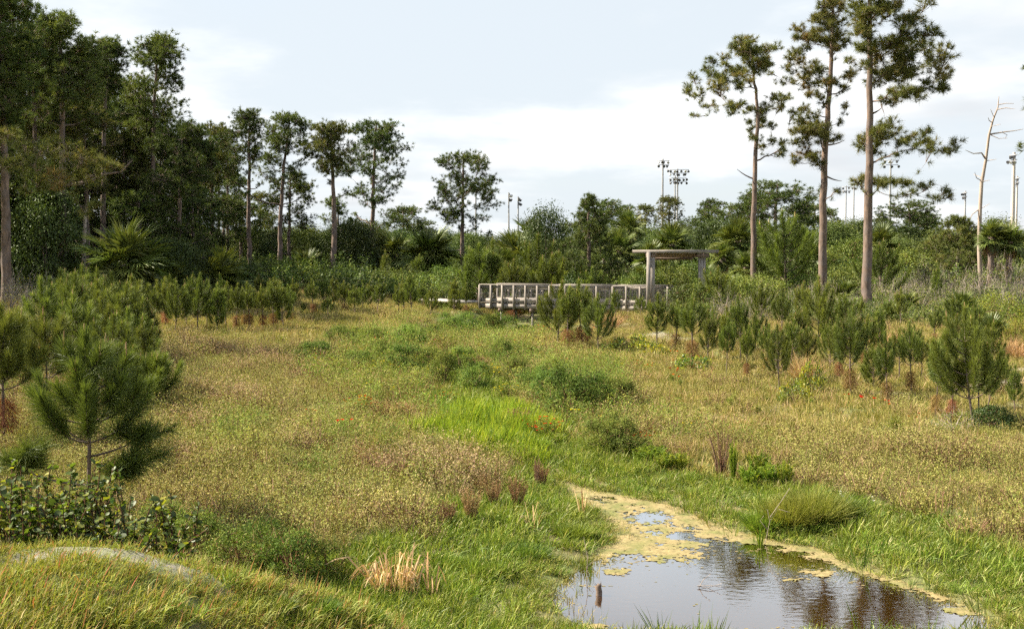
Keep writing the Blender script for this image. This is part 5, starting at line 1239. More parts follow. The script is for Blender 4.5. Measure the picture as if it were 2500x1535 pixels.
for i, (px, top, hw, base, lb) in enumerate(((1545, 816, 60, 860, 'yellow-green glossy-leaved shrub below the sandy patch'), (1600, 835, 40, 872, 'small glossy-leaved shrub right of the one below the sandy patch'), (1690, 862, 50, 905, 'glossy-leaved shrub under the slope pines nearest the bridge'), (1985, 885, 40, 962, 'dark glossy shrub between the slope pines'), (1940, 930, 44, 985, 'low glossy shrub left of the dark glossy one'))):
    shrub('glossy_shrub', lb, 'shrub', 'glossy', i, px, top, hw, base=base, rz=i * 1.7)
shrub('low_bush', 'dark low bush under the rightmost slope pines', 'bush', 'dark', 0, 2420, 985, 60, base=1045)
shrub('low_bush', 'low bush at the foot of the twin-trunked slope pine', 'bush', 'twiggy', 2, 2330, 1000, 70, base=1050)

# glossy round-leaved thicket under the near pines: the large leaves are single pieces
def cocoplum():
    b = np.array((-3.55, 8.55, float(tz(np.array([-3.55]), np.array([8.55]))[0])))
    root = thing('glossy_thicket', 'glossy round-leaved thicket with yellow-green leaves under the near left pines', 'shrub', (b[0], b[1], b[2]))
    rng = np.random.default_rng(77)
    L = Acc()
    t = np.linspace(0, 2 * math.pi, 8, endpoint=False)
    V = np.stack((0.5 + 0.5 * np.cos(t), 0.4 * np.sin(t), 0.06 * np.abs(np.sin(t))), 1)
    L.add(np.vstack((V, (0.5, 0, -0.03))), [(i, (i + 1) % 8, 8) for i in range(8)], 0.5)
    LM = []
    for q in (0.15, 0.45, 0.72, 0.95):
        A = Acc(); A.add(np.vstack((V, (0.5, 0, -0.03))), [(i, (i + 1) % 8, 8) for i in range(8)], q); LM.append(A.mesh('leaf', [M_GLOSSY], True))
    S, B = Acc(), Acc()
    tips = []
    for i in range(170):
        u = rng.uniform(-0.95, 0.75); v = rng.uniform(-0.25, 1.0)
        hh = rng.uniform(0.8, 1.28) * (1 - 0.35 * sstep(-0.1, 1.0, u))
        x0, y0 = u, v
        z0 = float(tz(np.array([b[0] + x0]), np.array([b[1] + y0]))[0]) - b[2]
        p0 = np.array((x0, y0, z0)); p2 = p0 + (rng.normal() * 0.16, rng.normal() * 0.16 - 0.05, hh)
        cv = bez(p0, p0 + (0, 0, hh * 0.6), p2, 7); tube(S, cv, np.linspace(0.009, 0.004, 7), 4, tone=0.3)
        tips.append(cv)
    S.n and link('stems', S.mesh('stems', [M_STEMB]), root)
    k = 0
    for cv in tips:
        n = 34
        for q in range(n):
            f = (0.35 + 0.65 * rng.random() ** 0.8) * 6; p = np.array([np.interp(f, np.arange(7), cv[:, c]) for c in range(3)])
            a = rng.uniform(0, 6.3); tl = rng.uniform(-0.9, 0.3); sz = 0.026 + 0.05 * rng.random() ** 1.5
            ti = int(np.clip(rng.normal(1.1 + 0.25 * f / 6, 0.9), 0, 3))
            if k < 290 and q < 3:
                o = link('leaf', LM[ti], root, tuple(p)); o.rotation_euler = (rng.normal() * 0.5, tl, a); o.scale = (sz,) * 3; k += 1
            else:
                M = Euler((rng.normal() * 0.5, tl, a)).to_matrix()
                B.add((np.vstack((V, (0.5, 0, -0.03))) * sz) @ np.array(M).T + p, [(i, (i + 1) % 8, 8) for i in range(8)], (0.15, 0.45, 0.72, 0.95)[ti])
    o = link('leaves', B.mesh('leaves', [M_GLOSSY], True), root); o['kind'] = 'stuff'
cocoplum()

# dead cattail clump and other straw
def blade_thing(name, label, cat, px, base, n, h, w, seed, mat, bw=0.02, lean=0.5, bend=0.5, pname='blade', rad=0.12):
    b = ground_at(px, base); rng = np.random.default_rng(seed)
    root = thing(name, label, cat, (b[0], b[1], b[2] - 0.01))
    for i in range(n):
        a = rng.uniform(0, 6.3); q = rad * math.sqrt(rng.random())
        p0 = np.array((math.cos(a) * q, math.sin(a) * q, 0)); a2 = a + rng.normal() * 0.7; ln = h * rng.uniform(0.5, 1.0); o = np.array((math.cos(a2), math.sin(a2), 0))
        le = abs(rng.normal()) * lean
        p1 = p0 + o * ln * 0.35 * le + (0, 0, ln * 0.85); kink = rng.random() < bend
        p2 = p1 + (o * ln * rng.uniform(0.2, 0.55) + (0, 0, -ln * rng.uniform(0.15, 0.75)) if kink else o * ln * 0.25 * le + (0, 0, ln * 0.25))
        cv = np.array((p0, p0 * 0.5 + p1 * 0.5 + o * -0.01, p1, (p1 + p2) / 2 + (0, 0, 0.02), p2)); ws = np.array((1, 1, 0.9, 0.7, 0.12)) * bw * rng.uniform(0.6, 1.2)
        tg = unit(np.gradient(cv, axis=0)); sd = unit(np.cross(tg, rng.normal(size=3)))
        V = np.concatenate((cv - sd * ws[:, None] / 2, cv + sd * ws[:, None] / 2)); A = Acc()
        A.add(V, [(k, k + 1, k + 6, k + 5) for k in range(4)], np.clip(rng.normal(0.55, 0.25), 0, 1))
        link(pname, A.mesh(pname, [mat]), root)
blade_thing('dead_cattail', 'clump of dead tan cattail leaves, bent and broken, on the green grass', 'cattail', 958, 1448, 100, 0.42, 0.3, 5, M_TAN, bw=0.015, lean=1.0, bend=0.75, rad=0.2)
blade_thing('dead_cattail', 'single folded dead cattail beside the tan clump', 'cattail', 1050, 1460, 7, 0.48, 0.1, 6, M_TAN, bw=0.016, lean=0.4, bend=0.9, rad=0.06)
blade_thing('green_cattail', 'small green cattail shoot growing in the algae', 'cattail', 1856, 1352, 9, 0.34, 0.1, 7, M_VIVID, bw=0.016, lean=0.3, bend=0.05, rad=0.03)
blade_thing('dead_cattail', 'few pale dead reeds on the green point beside the pond', 'cattail', 1300, 1300, 10, 0.42, 0.1, 8, M_TAN, bw=0.013, lean=0.7, bend=0.6, rad=0.06)
blade_thing('dead_cattail', 'pale rusty reeds at the tip of the green point', 'cattail', 1420, 1262, 9, 0.4, 0.1, 9, M_TAN, bw=0.012, lean=0.3, bend=0.4, rad=0.05)
def stub():
    b = np.array((*flat(1461, 1452), 0.0)); A = Acc()
    tube(A, np.array(((0, 0, -0.1), (0.008, 0, 0.04), (-0.004, 0, 0.085), (0.012, 0.004, 0.11))), (0.036, 0.031, 0.034, 0.018), 7); strips(A, np.array(((0.02, 0, 0.09), (-0.02, 0, 0.08))), np.array(((0.1, 0, 1), (-0.2, 0, 1.0))), 0.05, 0.02, np.random.default_rng(1), 0.5)
    o = link('tree_stump', A.mesh('tree_stump', [M_WOODD], True), None, tuple(b)); tag(o, 'small dark broken stump standing in the pond shallows', 'stump')
    for nm, lb, pts, px, py in (('fallen_twig', 'bent bare twig poking out of the open pond water', (((0, 0, -0.03), (0.06, 0, 0.08), (0.14, 0.02, 0.14)), ((0.0, 0, 0.02), (0.1, 0, 0.0), (0.24, -0.05, 0.06)), ((0, 0, 0.02), (0.14, -0.02, 0.03), (0.3, 0, 0.0))), 1702, 1434),
                                ('fallen_twig', 'thin pale twig leaning over the pond beside the tall grass mound', (((0, 0, 0), (0.05, 0, 0.25), (0.02, 0, 0.4)), ((0.05, 0, 0.25), (0.14, 0, 0.4), (0.28, 0, 0.36)), ((0.03, 0, 0.15), (-0.06, 0, 0.26), (-0.02, 0, 0.32)), ((0.05, 0, .3), (0.2, 0.0, .52), (.3, .1, .62))), 1868, 1325),
                                ('fallen_twig', 'thin stick upright at the left shore of the pond', (((0, 0, -0.05), (0.01, 0, 0.2), (-0.03, 0, 0.42)), ((0, 0, 0.1), (0.06, 0, 0.16), (0.08, 0, 0.14))), 1432, 1408)):
        b = np.array((*flat(px, py), 0.0)); A = Acc()
        for q in pts: tube(A, np.array(q), (0.0035, 0.003, 0.002), 4)
        o = link(nm, A.mesh(nm, [M_SNAG], True), None, tuple(b)); tag(o, lb, 'twig', 'twigs in the pond')
stub()

# ------------------------------------------------------------------ ground cover (uncountable): scattered tufts
PROTO = {}
def proto_coll(name, meshes):
    c = bpy.data.collections.new(name)
    for i, m in enumerate(meshes):
        o = bpy.data.objects.new(f'{name}_{i:02d}', m); c.objects.link(o)
    PROTO[name] = (c, len(meshes))
def grass_mesh(seed, n, h, rad, bw, mat, lean=0.5, tone=(0.5, 0.2), droop=(0.05, 0.35), extra=None, wind=(0.0, 0.0), pale=0.0):
    rng = np.random.default_rng(seed); A = Acc()
    a = rng.uniform(0, 6.283, n); q = rad * np.sqrt(rng.random(n))
    base = np.stack((np.cos(a) * q, np.sin(a) * q, np.full(n, -0.02)), 1)
    a2 = a + rng.normal(size=n) * 0.8; ln = np.abs(rng.normal(size=n)) * lean
    d = np.stack((np.cos(a2) * ln + wind[0], np.sin(a2) * ln + wind[1], np.ones(n)), 1)
    t = np.clip(rng.normal(tone[0], tone[1], n), 0, 0.93)
    if pale: t[rng.random(n) < pale] = 1.0
    strips(A, base, d, h * rng.uniform(0.45, 1.1, n), bw * rng.uniform(0.7, 1.2, n), rng, t, 0, 2, rng.uniform(*droop, n))
    return A.mesh('tuft', [mat] + ([extra] if extra else []))
def scrub_mesh(seed, h, rad, nst, nlf, leaf, lm, sm, tone=(0.5, 0.25), aspect=0.5):
    rng = np.random.default_rng(seed); A = Acc()
    a = rng.uniform(0, 6.283, nst); q = rad * np.sqrt(rng.random(nst))
    b = np.stack((np.cos(a) * q * 0.6, np.sin(a) * q * 0.6, np.full(nst, -0.02)), 1)
    d = np.stack((np.cos(a) * q / rad * 0.6, np.sin(a) * q / rad * 0.6, np.full(nst, 1.0)), 1) + rng.normal(size=(nst, 3)) * 0.35
    ln = h * rng.uniform(0.6, 1.15, nst)
    strips(A, b, d, ln, 0.007, rng, rng.random(nst), 1, 2, rng.uniform(0, 0.25, nst))
    k = rng.integers(0, nst, nlf); f = rng.uniform(0.3, 1.05, nlf)[:, None]
    pos = b[k] + unit(d[k]) * ln[k][:, None] * f + rng.normal(size=(nlf, 3)) * 0.035
    leaves(A, pos, np.array((0, 0, 0.8)) + rng.normal(size=(nlf, 3)) * 0.7, leaf * rng.uniform(0.6, 1.3, nlf), leaf * aspect, rng, np.clip(rng.normal(tone[0], tone[1], nst)[k] + rng.normal(size=nlf) * 0.07, 0, 1), 0)
    return A.mesh('tuft', [lm, sm])
def star_mesh(seed, mat, sz, h):
    rng = np.random.default_rng(seed); A = Acc(); n = 7
    for q in range(3):
        e = np.array((rng.normal() * 0.1, rng.normal() * 0.1, h * rng.uniform(0.7, 1)))
        strips(A, np.array((e * (0.5, 0.5, 0),)), np.array((e,)), np.linalg.norm(e), 0.006, rng, 0.5, 1)
        fa = np.linspace(0, 6.283, n, endpoint=False)
        strips(A, np.tile(e, (n, 1)), np.stack((np.cos(fa), np.sin(fa), np.full(n, 0.3)), 1), sz * 0.55, sz * 0.45, rng, rng.random(n), 0)
    return A.mesh('tuft', [mat, M_FEN])
WD = (0.18, -0.1)
proto_coll('lush', [grass_mesh(1 + k, 80, 0.24, 0.15, 0.008, M_LUSH, 0.75, (0.5, 0.22), droop=(0.1, 0.6), wind=WD, pale=0.05) for k in range(6)])
proto_coll('vivid', [grass_mesh(11 + k, 80, 0.34, 0.16, 0.011, M_VIVID, 0.4, (0.5, 0.22), wind=WD) for k in range(4)])
proto_coll('bank', [grass_mesh(21 + k, 60, 0.15, 0.1, 0.0055, M_BANK, 0.9, (0.34, 0.28), droop=(0.05, 0.6), wind=WD, pale=0.07) for k in range(6)])
proto_coll('dry', [grass_mesh(31 + k, 60, 0.24, 0.16, 0.0075, M_DRY, 0.75, (0.5, 0.28)) for k in range(5)])
proto_coll('drygreen', [grass_mesh(36 + k, 60, 0.2, 0.16, 0.008, M_DRY, 0.7, (0.2, 0.16)) for k in range(4)])
proto_coll('scrub', [scrub_mesh(41 + k, 0.3, 0.24, 46, 560, 0.02, M_SCRUB, M_STEMB, (0.38, 0.17), 0.42) for k in range(6)])
proto_coll('scrubpink', [scrub_mesh(46 + k, 0.3, 0.24, 56, 480, 0.02, M_SCRUBP, M_STEMB, (0.42, 0.18), 0.42) for k in range(4)])
proto_coll('scrubgreen', [scrub_mesh(51 + k, 0.36, 0.26, 30, 560, 0.024, M_SCRUB, M_STEMB, (0.2, 0.16), 0.42) for k in range(4)])
proto_coll('weeds', [scrub_mesh(61 + k, 0.42, 0.26, 30, 380, 0.04, M_FEN, M_STEMR, (0.5, 0.25), 0.3) for k in range(5)])
proto_coll('under', [scrub_mesh(71 + k, 0.75, 0.5, 40, 700, 0.07, m, M_GREYT, (0.55, 0.25), 0.5) for k, m in enumerate((M_BUSH, M_MID, M_OAK, M_MID))])
proto_coll('tallweed', [scrub_mesh(101 + k, 0.62, 0.22, 26, 240, 0.035, m, M_STEMR, (0.6, 0.3), 0.35) for k, m in enumerate((M_SCRUB, M_STEMR, M_DRY, M_STEMB))])
proto_coll('fennelweed', [scrub_mesh(111 + k, 0.6, 0.3, 36, 900, 0.05, M_FEN, M_STEMB, (0.45, 0.22), 0.22) for k in range(4)])
proto_coll('redbloom', [star_mesh(81 + k, M_RED, 0.06, 0.42) for k in range(2)])
proto_coll('yellowbloom', [star_mesh(84 + k, M_YEL, 0.045, 0.42) for k in range(2)])
proto_coll('whitebloom', [star_mesh(87 + k, M_WHITE, 0.03, 0.22) for k in range(2)])
proto_coll('reed', [grass_mesh(91 + k, 14, 0.34, 0.06, 0.007, M_LUSH, 0.25, (0.4, 0.2)) for k in range(3)])
proto_coll('wet', [grass_mesh(95 + k, 40, 0.12, 0.13, 0.007, M_DRY, 0.9, (0.22, 0.2)) for k in range(4)])

def gn_tree(coll):
    ng = bpy.data.node_groups.new('scatter', 'GeometryNodeTree')
    ng.interface.new_socket('Geometry', in_out='INPUT', socket_type='NodeSocketGeometry')
    ng.interface.new_socket('Geometry', in_out='OUTPUT', socket_type='NodeSocketGeometry')
    n, l = ng.nodes, ng.links
    gi, go = n.new('NodeGroupInput'), n.new('NodeGroupOutput')
    ci = n.new('GeometryNodeCollectionInfo'); ci.inputs[0].default_value = coll
    ci.inputs['Separate Children'].default_value = True; ci.inputs['Reset Children'].default_value = True
    ip = n.new('GeometryNodeInstanceOnPoints'); ip.inputs['Pick Instance'].default_value = True
    def attr(nm, t):
        a = n.new('GeometryNodeInputNamedAttribute'); a.data_type = t; a.inputs[0].default_value = nm; return a.outputs[0]
    l.new(gi.outputs[0], ip.inputs['Points']); l.new(ci.outputs[0], ip.inputs['Instance'])
    l.new(attr('pick', 'INT'), ip.inputs['Instance Index']); l.new(attr('rot', 'FLOAT_VECTOR'), ip.inputs['Rotation']); l.new(attr('scl', 'FLOAT_VECTOR'), ip.inputs['Scale'])
    l.new(ip.outputs[0], go.inputs[0])
    return ng
def scatter(name, label, cat, proto, x, y, scale, rng, zoff=0.0, tilt=0.15, keepz=None, tall=None):
    c, k = PROTO[proto]; n = len(x)
    z = (tz(x, y) if keepz is None else np.full(n, keepz)) + zoff
    me = bpy.data.meshes.new(name)
    me.vertices.add(n); me.vertices.foreach_set('co', np.stack((x, y, z), 1).astype(np.float32).ravel())
    a = me.attributes.new('pick', 'INT', 'POINT'); a.data.foreach_set('value', rng.integers(0, k, n).astype(np.int32))
    rot = np.stack((rng.normal(size=n) * tilt, rng.normal(size=n) * tilt, rng.uniform(-0.5, 0.5, n) if proto in ('lush', 'vivid', 'bank') else rng.uniform(0, 6.283, n)), 1)
    a = me.attributes.new('rot', 'FLOAT_VECTOR', 'POINT'); a.data.foreach_set('vector', rot.astype(np.float32).ravel())
    s = np.broadcast_to(scale, (n,)) * (rng.uniform(0.7, 1.3, n) if proto not in ('scrub', 'weeds', 'dry', 'scrubgreen', 'scrubpink') else 0.55 + 0.9 * rng.random(n) ** 1.5)
    ss = np.stack((s, s, s * (1 if tall is None else tall)), 1)
    a = me.attributes.new('scl', 'FLOAT_VECTOR', 'POINT'); a.data.foreach_set('vector', ss.astype(np.float32).ravel())
    o = link(name, me)
    m = o.modifiers.new('scatter', 'NODES'); m.node_group = gn_tree(c)
    tag(o, label, cat, kind='stuff')
    return n
def sample(y0, y1, dens, rng, margin=0.06):
    """even scatter over the wedge of land in view between two distances"""
    area = (y1 ** 2 - y0 ** 2) / 2 * (2500 / F + 2 * margin)
    n = int(area * dens)
    y = np.sqrt(rng.uniform(y0 ** 2, y1 ** 2, n)); x = y * rng.uniform(-1250 / F - margin, 1250 / F + margin, n)
    return x, y
VIV = [(1035, 1012), (1080, 985), (1150, 972), (1245, 958), (1300, 985), (1352, 1062), (1340, 1098), (1280, 1118), (1200, 1110), (1120, 1100), (1060, 1060)]
VIVW = np.array([flat(px, py + 28, 0.15) for px, py in VIV])
def zones(x, y):
    z = tz(x, y); px, py = proj(x, y, z)
    sd = np.full(x.shape, 50.0); nr = (y < 24) & (np.abs(x - 2) < 12)
    sd[nr] = poly_sd(POND, x[nr], y[nr])
    n1 = vnoise(x, y, 1.5, 3.0); n2 = vnoise(x, y, 0.5, 8.0); n3 = vnoise(x, y, 3.1, 5.0)
    s = NX * x + NY * y
    bank = (s < 8.45) & (x < -0.9 - 0.3 * n1)
    viv = poly_sd(VIVW, x, y) < 0.55 * n1 + 0.3 * n3 - 0.1
    lushL = (px < 1500) & (py > 1455 - (px - 480) * 0.33 + 50 * n1 + 30 * n3) & ~bank
    lushR = (px > 1330) & (py > 1122 + np.clip(px - 1380, 0, 700) * 0.12 + np.clip(px - 2080, 0, 500) * 0.34 + 26 * n1 + 14 * n3) & (y < 20)
    strip = (np.abs(x - np.interp(y, CY_, CX_)) < 1.0 + 0.7 * n1 + 0.4 * n3) & (y > 13) & (y < 34)
    lush = (lushL | lushR | strip | (sd < 0.7 + 0.3 * n1)) & ~bank & ~viv
    far = y > 62
    weeds = ~lush & ~viv & ~bank & (np.abs(x - np.interp(y, CY_, CX_)) < 3.2 + 0.02 * y + 1.4 * n2) & (y > 17) & (y < 64)
    rightscrub = (px > 1880 + 60 * n1) & (py > 1075 + 25 * n2) & ~lush
    left = (x < np.interp(y, CY_, CX_)) & ~lush & ~viv & ~bank & ~weeds
    scrub = (left & (py > 852 + 20 * n2)) | (rightscrub & ~bank)
    rest = ~(lush | viv | bank | weeds | scrub)
    brush = (px > 1690) & (y > 33) & (py < 800) 
    sand = np.exp(-((s - 7.22 + 0.1 * n3) / 0.14) ** 2) * (x < -2.0) * (x > -3.2) > 0.45
    for (qx, qy, rx, ry) in ((1600, 818, 1.2, 1.6), (1650, 828, 1.0, 1.0), (2490, 936, 3.2, 0.8), (2440, 940, 1.6, 0.5), (2490, 905, 3, 0.7)):
        c = zones.cache.setdefault((qx, qy), ground_at(qx, qy))
        sand |= np.hypot((x - c[0]) / rx, (y - c[1]) / ry) + 0.35 * n3 < 0.55
    sand |= (np.abs(x - np.interp(y, CY_, CX_) - 0.1) < 2.2) & (y > 54) & (y < 68)
    return dict(px=px, py=py, sd=sd, bank=bank, viv=viv, lush=lush, weeds=weeds, scrub=scrub, rest=rest, far=far, n1=n1, n2=n2, n3=n3, sand=sand, wet=sd < 0.04, brush=brush, s=s)
zones.cache = {}
rng = np.random.default_rng(2024)
cover = {}
def put(key, x, y, m, sc):
    cover.setdefault(key, []).append((x[m], y[m], np.broadcast_to(sc, x.shape)[m]))
for (y0, y1, mul, sc) in ((4.0, 11, 1.0, 1.0), (11, 18, 0.8, 1.05), (18, 30, 0.5, 1.2), (30, 46, 0.28, 1.45), (46, 75, 0.14, 1.9), (75, 105, 0.06, 2.4)):
    x, y = sample(y0, y1, 62 * mul, rng); Z = zones(x, y); ok = ~Z['wet'] & ~Z['sand']
    r1 = rng.random(len(x))
    sc = np.where((y > 43) & (y < 64) & (np.abs(x - 0.6) < 5), sc * 0.5, sc)
    put('lush', x, y, Z['lush'] & ok & (r1 < 0.95), sc * (1 + 0.25 * Z['n1']) * np.where(Z['sd'] < 0.5, 0.75, 1))
    put('vivid', x, y, Z['viv'] & ok & (r1 < 0.75), sc * (1.0 + 0.35 * Z['n3']))
    pk = Z['n2'] * 0.5 + Z['n3'] * 0.35 + Z['n1'] * 0.3 + np.where(Z['py'] < 1010, 0.3, -0.1) > 0.3
    lump = np.clip(0.95 + 0.3 * Z['n3'] + 0.3 * Z['n1'] + 0.2 * Z['n2'], 0.45, 1.7)
    put('scrub', x, y, Z['scrub'] & ~pk & ok & (r1 < np.clip(0.19 + 0.1 * Z['n1'], 0.07, 1)), sc * lump * 1.05)
    put('scrubpink', x, y, Z['scrub'] & pk & ok & (r1 < np.clip(0.19 + 0.1 * Z['n1'], 0.07, 1)), sc * lump * 1.05)
    put('scrubgreen', x, y, Z['scrub'] & ok & (r1 > 0.9 - 0.08 * Z['n2']), sc)
    put('drygreen', x, y, Z['scrub'] & ok & (r1 > 0.42) & (r1 < 0.68), sc * 1.1)
    put('dry', x, y, Z['rest'] & ok & (r1 < 0.2 + 0.13 * Z['n1']), sc)
    put('drygreen', x, y, Z['rest'] & ok & (r1 > 0.52), sc)
    put('scrub', x, y, Z['rest'] & ok & (r1 > 0.36) & (r1 < 0.40), sc * 0.9)
    put('weeds', x, y, Z['weeds'] & ok & (r1 < 0.1 + 0.06 * Z['n1']), sc * (1 + 0.2 * Z['n3']))
    put('drygreen', x, y, Z['weeds'] & ok & (r1 > 0.6), sc)
    put('dry', x, y, Z['weeds'] & ok & (r1 > 0.28) & (r1 < 0.42), sc)
    put('scrub', x, y, Z['weeds'] & ok & (r1 > 0.14) & (r1 < 0.28 + 0.05 * Z['n2']), sc * 1.1)
    put('redbloom', x, y, (Z['weeds'] | Z['rest']) & ok & (y > 15) & (y < 45) & (r1 > 0.42) & (r1 < 0.42 + 0.012 * (Z['n2'] > 0.15)) & (np.abs(x) < 8), 1.0)
    put('yellowbloom', x, y, Z['weeds'] & ok & (y > 18) & (r1 > 0.45) & (r1 < 0.462), 1.0)
    put('under', x, y, (Z['brush'] | (y > 66)) & ok & (r1 > 0.44) & (r1 < 0.5), np.where(y > 66, 2.0, 0.8) * (1 + 0.35 * Z['n2']))
    put('tallweed', x, y, (Z['scrub'] | Z['weeds'] | Z['rest']) & ok & (y > 9) & (y < 62) & (r1 > 0.575) & (r1 < 0.575 + 0.022 * np.clip(Z['n1'] + Z['n2'] * 0.8, 0, 1)), 0.9)
    put('fennelweed', x, y, (Z['weeds'] | Z['scrub']) & ok & (y > 13) & (y < 64) & (r1 > 0.6) & (r1 < 0.6 + np.where(Z['weeds'], 0.05, 0.012) * np.clip(Z['n2'] + 0.4 * Z['n3'], 0, 1)), 0.9)
    put('wet', x, y, (Z['sd'] < 0.45) & (Z['sd'] > -0.12) & (r1 > 0.3) & (r1 < 0.8), 1.0)
x, y = sample(4.0, 10.5, 230, rng); Z = zones(x, y); ok = Z['bank'] & ~(Z['sand'] & (rng.random(len(x)) < 0.86))
bl = vnoise(x, y, 2.2, 6.0); rb = rng.random(len(x))
put('bank', x, y, ok & (rb < 0.86), np.clip(1.0 + 0.25 * Z['n1'] + 0.4 * bl, 0.5, 1.8))
put('dry', x, y, ok & (rb > 0.86) & (rb < 0.9 + 0.03 * bl), 0.55)
put('lush', x, y, ok & (rb > 0.93) & (bl > -0.1 - 0.3 * (x + 2)), 0.7)
put('scrub', x, y, ok & (rb > 0.915) & (rb < 0.921), 0.6)
x, y = sample(8.5, 16, 5, rng); Z = zones(x, y)
put('reed', x, y, (Z['sd'] < 0.1) & (Z['sd'] > -0.22) & (rng.random(len(x)) < 0.8), 1.0)
put('whitebloom', x, y, (np.hypot((Z['px'] - 2110) / 90, (Z['py'] - 1240) / 30) < 1) & (rng.random(len(x)) < 0.9), 1.0)
TXT = {'lush': ('lush_grass', 'lush green grass around the pond and ditch'), 'vivid': ('lush_grass', 'vivid yellow-green marsh grass patch in the ditch'), 'scrub': ('scrub', 'low dry yellow-brown scrub covering the field'), 'scrubgreen': ('scrub', 'low greener scrub scattered through the field'),
       'scrubpink': ('scrub', 'low rosy brown dry scrub patches in the field'),
       'dry': ('dry_grass', 'tan dry grass on the slopes'), 'drygreen': ('dry_grass', 'short olive grass on the slopes'), 'weeds': ('weeds', 'fine leafy weeds along the ditch'), 'redbloom': ('wildflowers', 'tiny red wildflowers dotted in the weeds'), 'yellowbloom': ('wildflowers', 'tiny yellow wildflowers dotted in the weeds'),
       'tallweed': ('weeds', 'rusty dry seed stalks standing above the field'), 'fennelweed': ('weeds', 'soft feathery green weeds among the dry scrub'),
       'whitebloom': ('wildflowers', 'tiny white flowers beside the tall grass mound'), 'under': ('undergrowth', 'leafy undergrowth beneath the trees and shrubs'), 'bank': ('bank_grass', 'short yellowish grass on the near bank'), 'reed': ('reeds', 'thin rushes at the pond margin'), 'wet': ('shore_grass', 'flattened olive plants along the water line')}
CATS = {'lush': 'grass', 'vivid': 'grass', 'dry': 'grass', 'drygreen': 'grass', 'bank': 'grass', 'reed': 'reeds', 'wet': 'grass', 'scrub': 'scrub', 'scrubpink': 'scrub', 'scrubgreen': 'scrub', 'weeds': 'weeds', 'tallweed': 'weeds', 'fennelweed': 'weeds', 'under': 'undergrowth'}
proto_coll('wood', [SH['tree'][k][1] for k in range(3)])
x, y = sample(104, 200, 0.035, rng, 0.12)
x2, y2 = sample(68, 104, 0.06, rng, 0.1); q = x2 / y2 * F + CXP
m2 = ((y2 > 84) & (q < 1180) & (rng.random(len(q)) < 0.35)) | ((y2 > 80) & (q > 1180) & (rng.random(len(q)) < 0.45))
x = np.concatenate((x, x2[m2])); y = np.concatenate((y, y2[m2]))
x3, y3 = sample(60, 100, 0.12, rng, 0.1); q = x3 / y3 * F + CXP; m3 = (q < 500) & (q > -200)
proto_coll('darkwood', [SH['tree'][k][1] for k in range(2)])
scatter('dark_understorey', 'dark leafy understorey filling the forest between the trunks', 'undergrowth', 'darkwood', x3[m3], y3[m3], 0.6, rng, tilt=0.03)
scatter('far_wood', 'dark far wood closing the view behind the trees', 'wood', 'wood', x, y, 0.85, rng, tilt=0.03)
tot = 0
for k, v in cover.items():
    X, Y, S = (np.concatenate([q[i] for q in v]) for i in range(3))
    if len(X): tot += scatter(TXT[k][0], TXT[k][1], CATS.get(k, 'flowers'), k, X, Y, S, rng, tilt=0.1)
print('cover instances', tot)

# tall grass mound on the far shore, and shadowy hummocks in the marsh grass
def mound(label, px, base, top, hw, n, seed, mat, bw=0.008, tone=(0.55, 0.25)):
    b = ground_at(px, base); d = b[1]; w = hw / F * d; h = at(px, top, d)[2] - b[2]
    rg = np.random.default_rng(seed); A = Acc()
    a = rg.uniform(0, 6.283, n); q = np.sqrt(rg.random(n))
    base_ = np.stack((np.cos(a) * q * w * 0.6, np.sin(a) * q * w * 0.45, np.full(n, -0.03)), 1)
    dr = np.stack((np.cos(a) * q * 0.75 + 0.1, np.sin(a) * q * 0.75, np.full(n, 1.0)), 1) + rg.normal(size=(n, 3)) * 0.16
    strips(A, base_, dr, h * rg.uniform(0.6, 1.12, n), bw, rg, np.clip(rg.normal(*tone, n), 0, 1), 0, 2, rg.uniform(0.05, 0.35, n))
    o = thing('grass_mound', label, 'grass', b); link('blades', A.mesh('blades', [mat]), o)
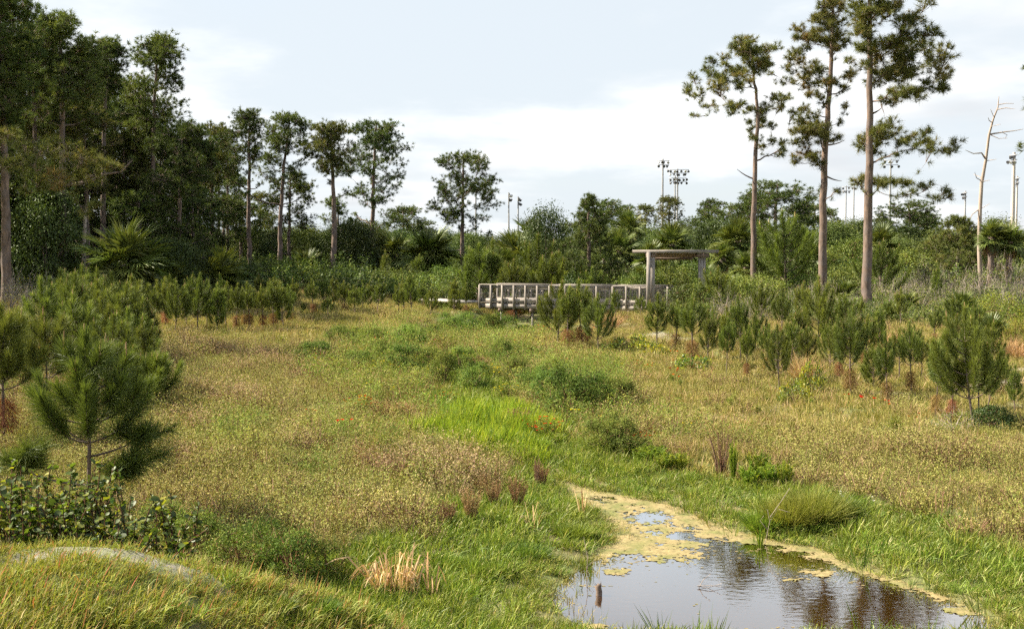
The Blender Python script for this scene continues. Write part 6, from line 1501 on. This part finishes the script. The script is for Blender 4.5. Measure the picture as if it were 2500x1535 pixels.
mound('tall arching grass mound on the far shore, highest of the ridge', 1985, 1284, 1160, 62, 2600, 1, M_BANK, bw=0.006, tone=(0.34, 0.18))
mound('arching grass mound left of the highest one on the far shore', 1925, 1292, 1186, 56, 2200, 3, M_BANK, bw=0.006, tone=(0.3, 0.18))
mound('arching grass mound at the right end of the far shore ridge', 2038, 1268, 1180, 44, 1500, 4, M_LUSH, bw=0.006, tone=(0.3, 0.18))
mound('low grass hummock at the left end of the far shore ridge', 1868, 1294, 1222, 56, 1800, 2, M_LUSH, bw=0.006, tone=(0.45, 0.2))
for i, (px, base, top, hw) in enumerate(sorted([(1085, 1018, 985, 34), (1125, 1000, 972, 40), (1185, 990, 962, 40), (1250, 988, 958, 34), (1140, 1020, 998, 34), (1215, 1040, 1005, 44), (1300, 1100, 1048, 46), (1240, 1070, 1040, 40), (1120, 1060, 1030, 36), (1340, 1085, 1040, 30)])):
    mound(f'vivid green marsh grass hummock, {ORD[i]} from the left', px, base, top, hw, 1100, 30 + i, M_VIVID, bw=0.012, tone=(0.5, 0.22))
for i, (px, base, top, hw) in enumerate(sorted([(760, 1500, 1440, 90), (880, 1520, 1465, 70), (650, 1490, 1430, 80), (1180, 1400, 1350, 80), (1280, 1360, 1310, 70), (1400, 1310, 1265, 60), (1080, 1380, 1335, 70), (1210, 1330, 1290, 60)])):
    mound(f'lush green grass hummock, {ORD[i]} from the left on the near grassy point', px, base, top, hw, 1500, 50 + i, M_LUSH, bw=0.008, tone=(0.42, 0.2))
mound('spiky yellowish grass tuft at the left border beside the sand', 5, 1335, 1265, 60, 500, 71, M_BANK, bw=0.01, tone=(0.4, 0.2))
for i, (px, base, top, hw) in enumerate(sorted([(2150, 850, 785, 40), (2120, 840, 800, 34), (2185, 850, 795, 36), (2460, 870, 800, 34), (2490, 880, 812, 30), (1960, 935, 830, 20), (1490, 800, 745, 26)])):
    mound(f'tall rusty dry grass clump, {ORD[i]} from the left on the slope', px, base, top, hw, 420, 80 + i, M_TAN, bw=0.009, tone=(0.35, 0.25))
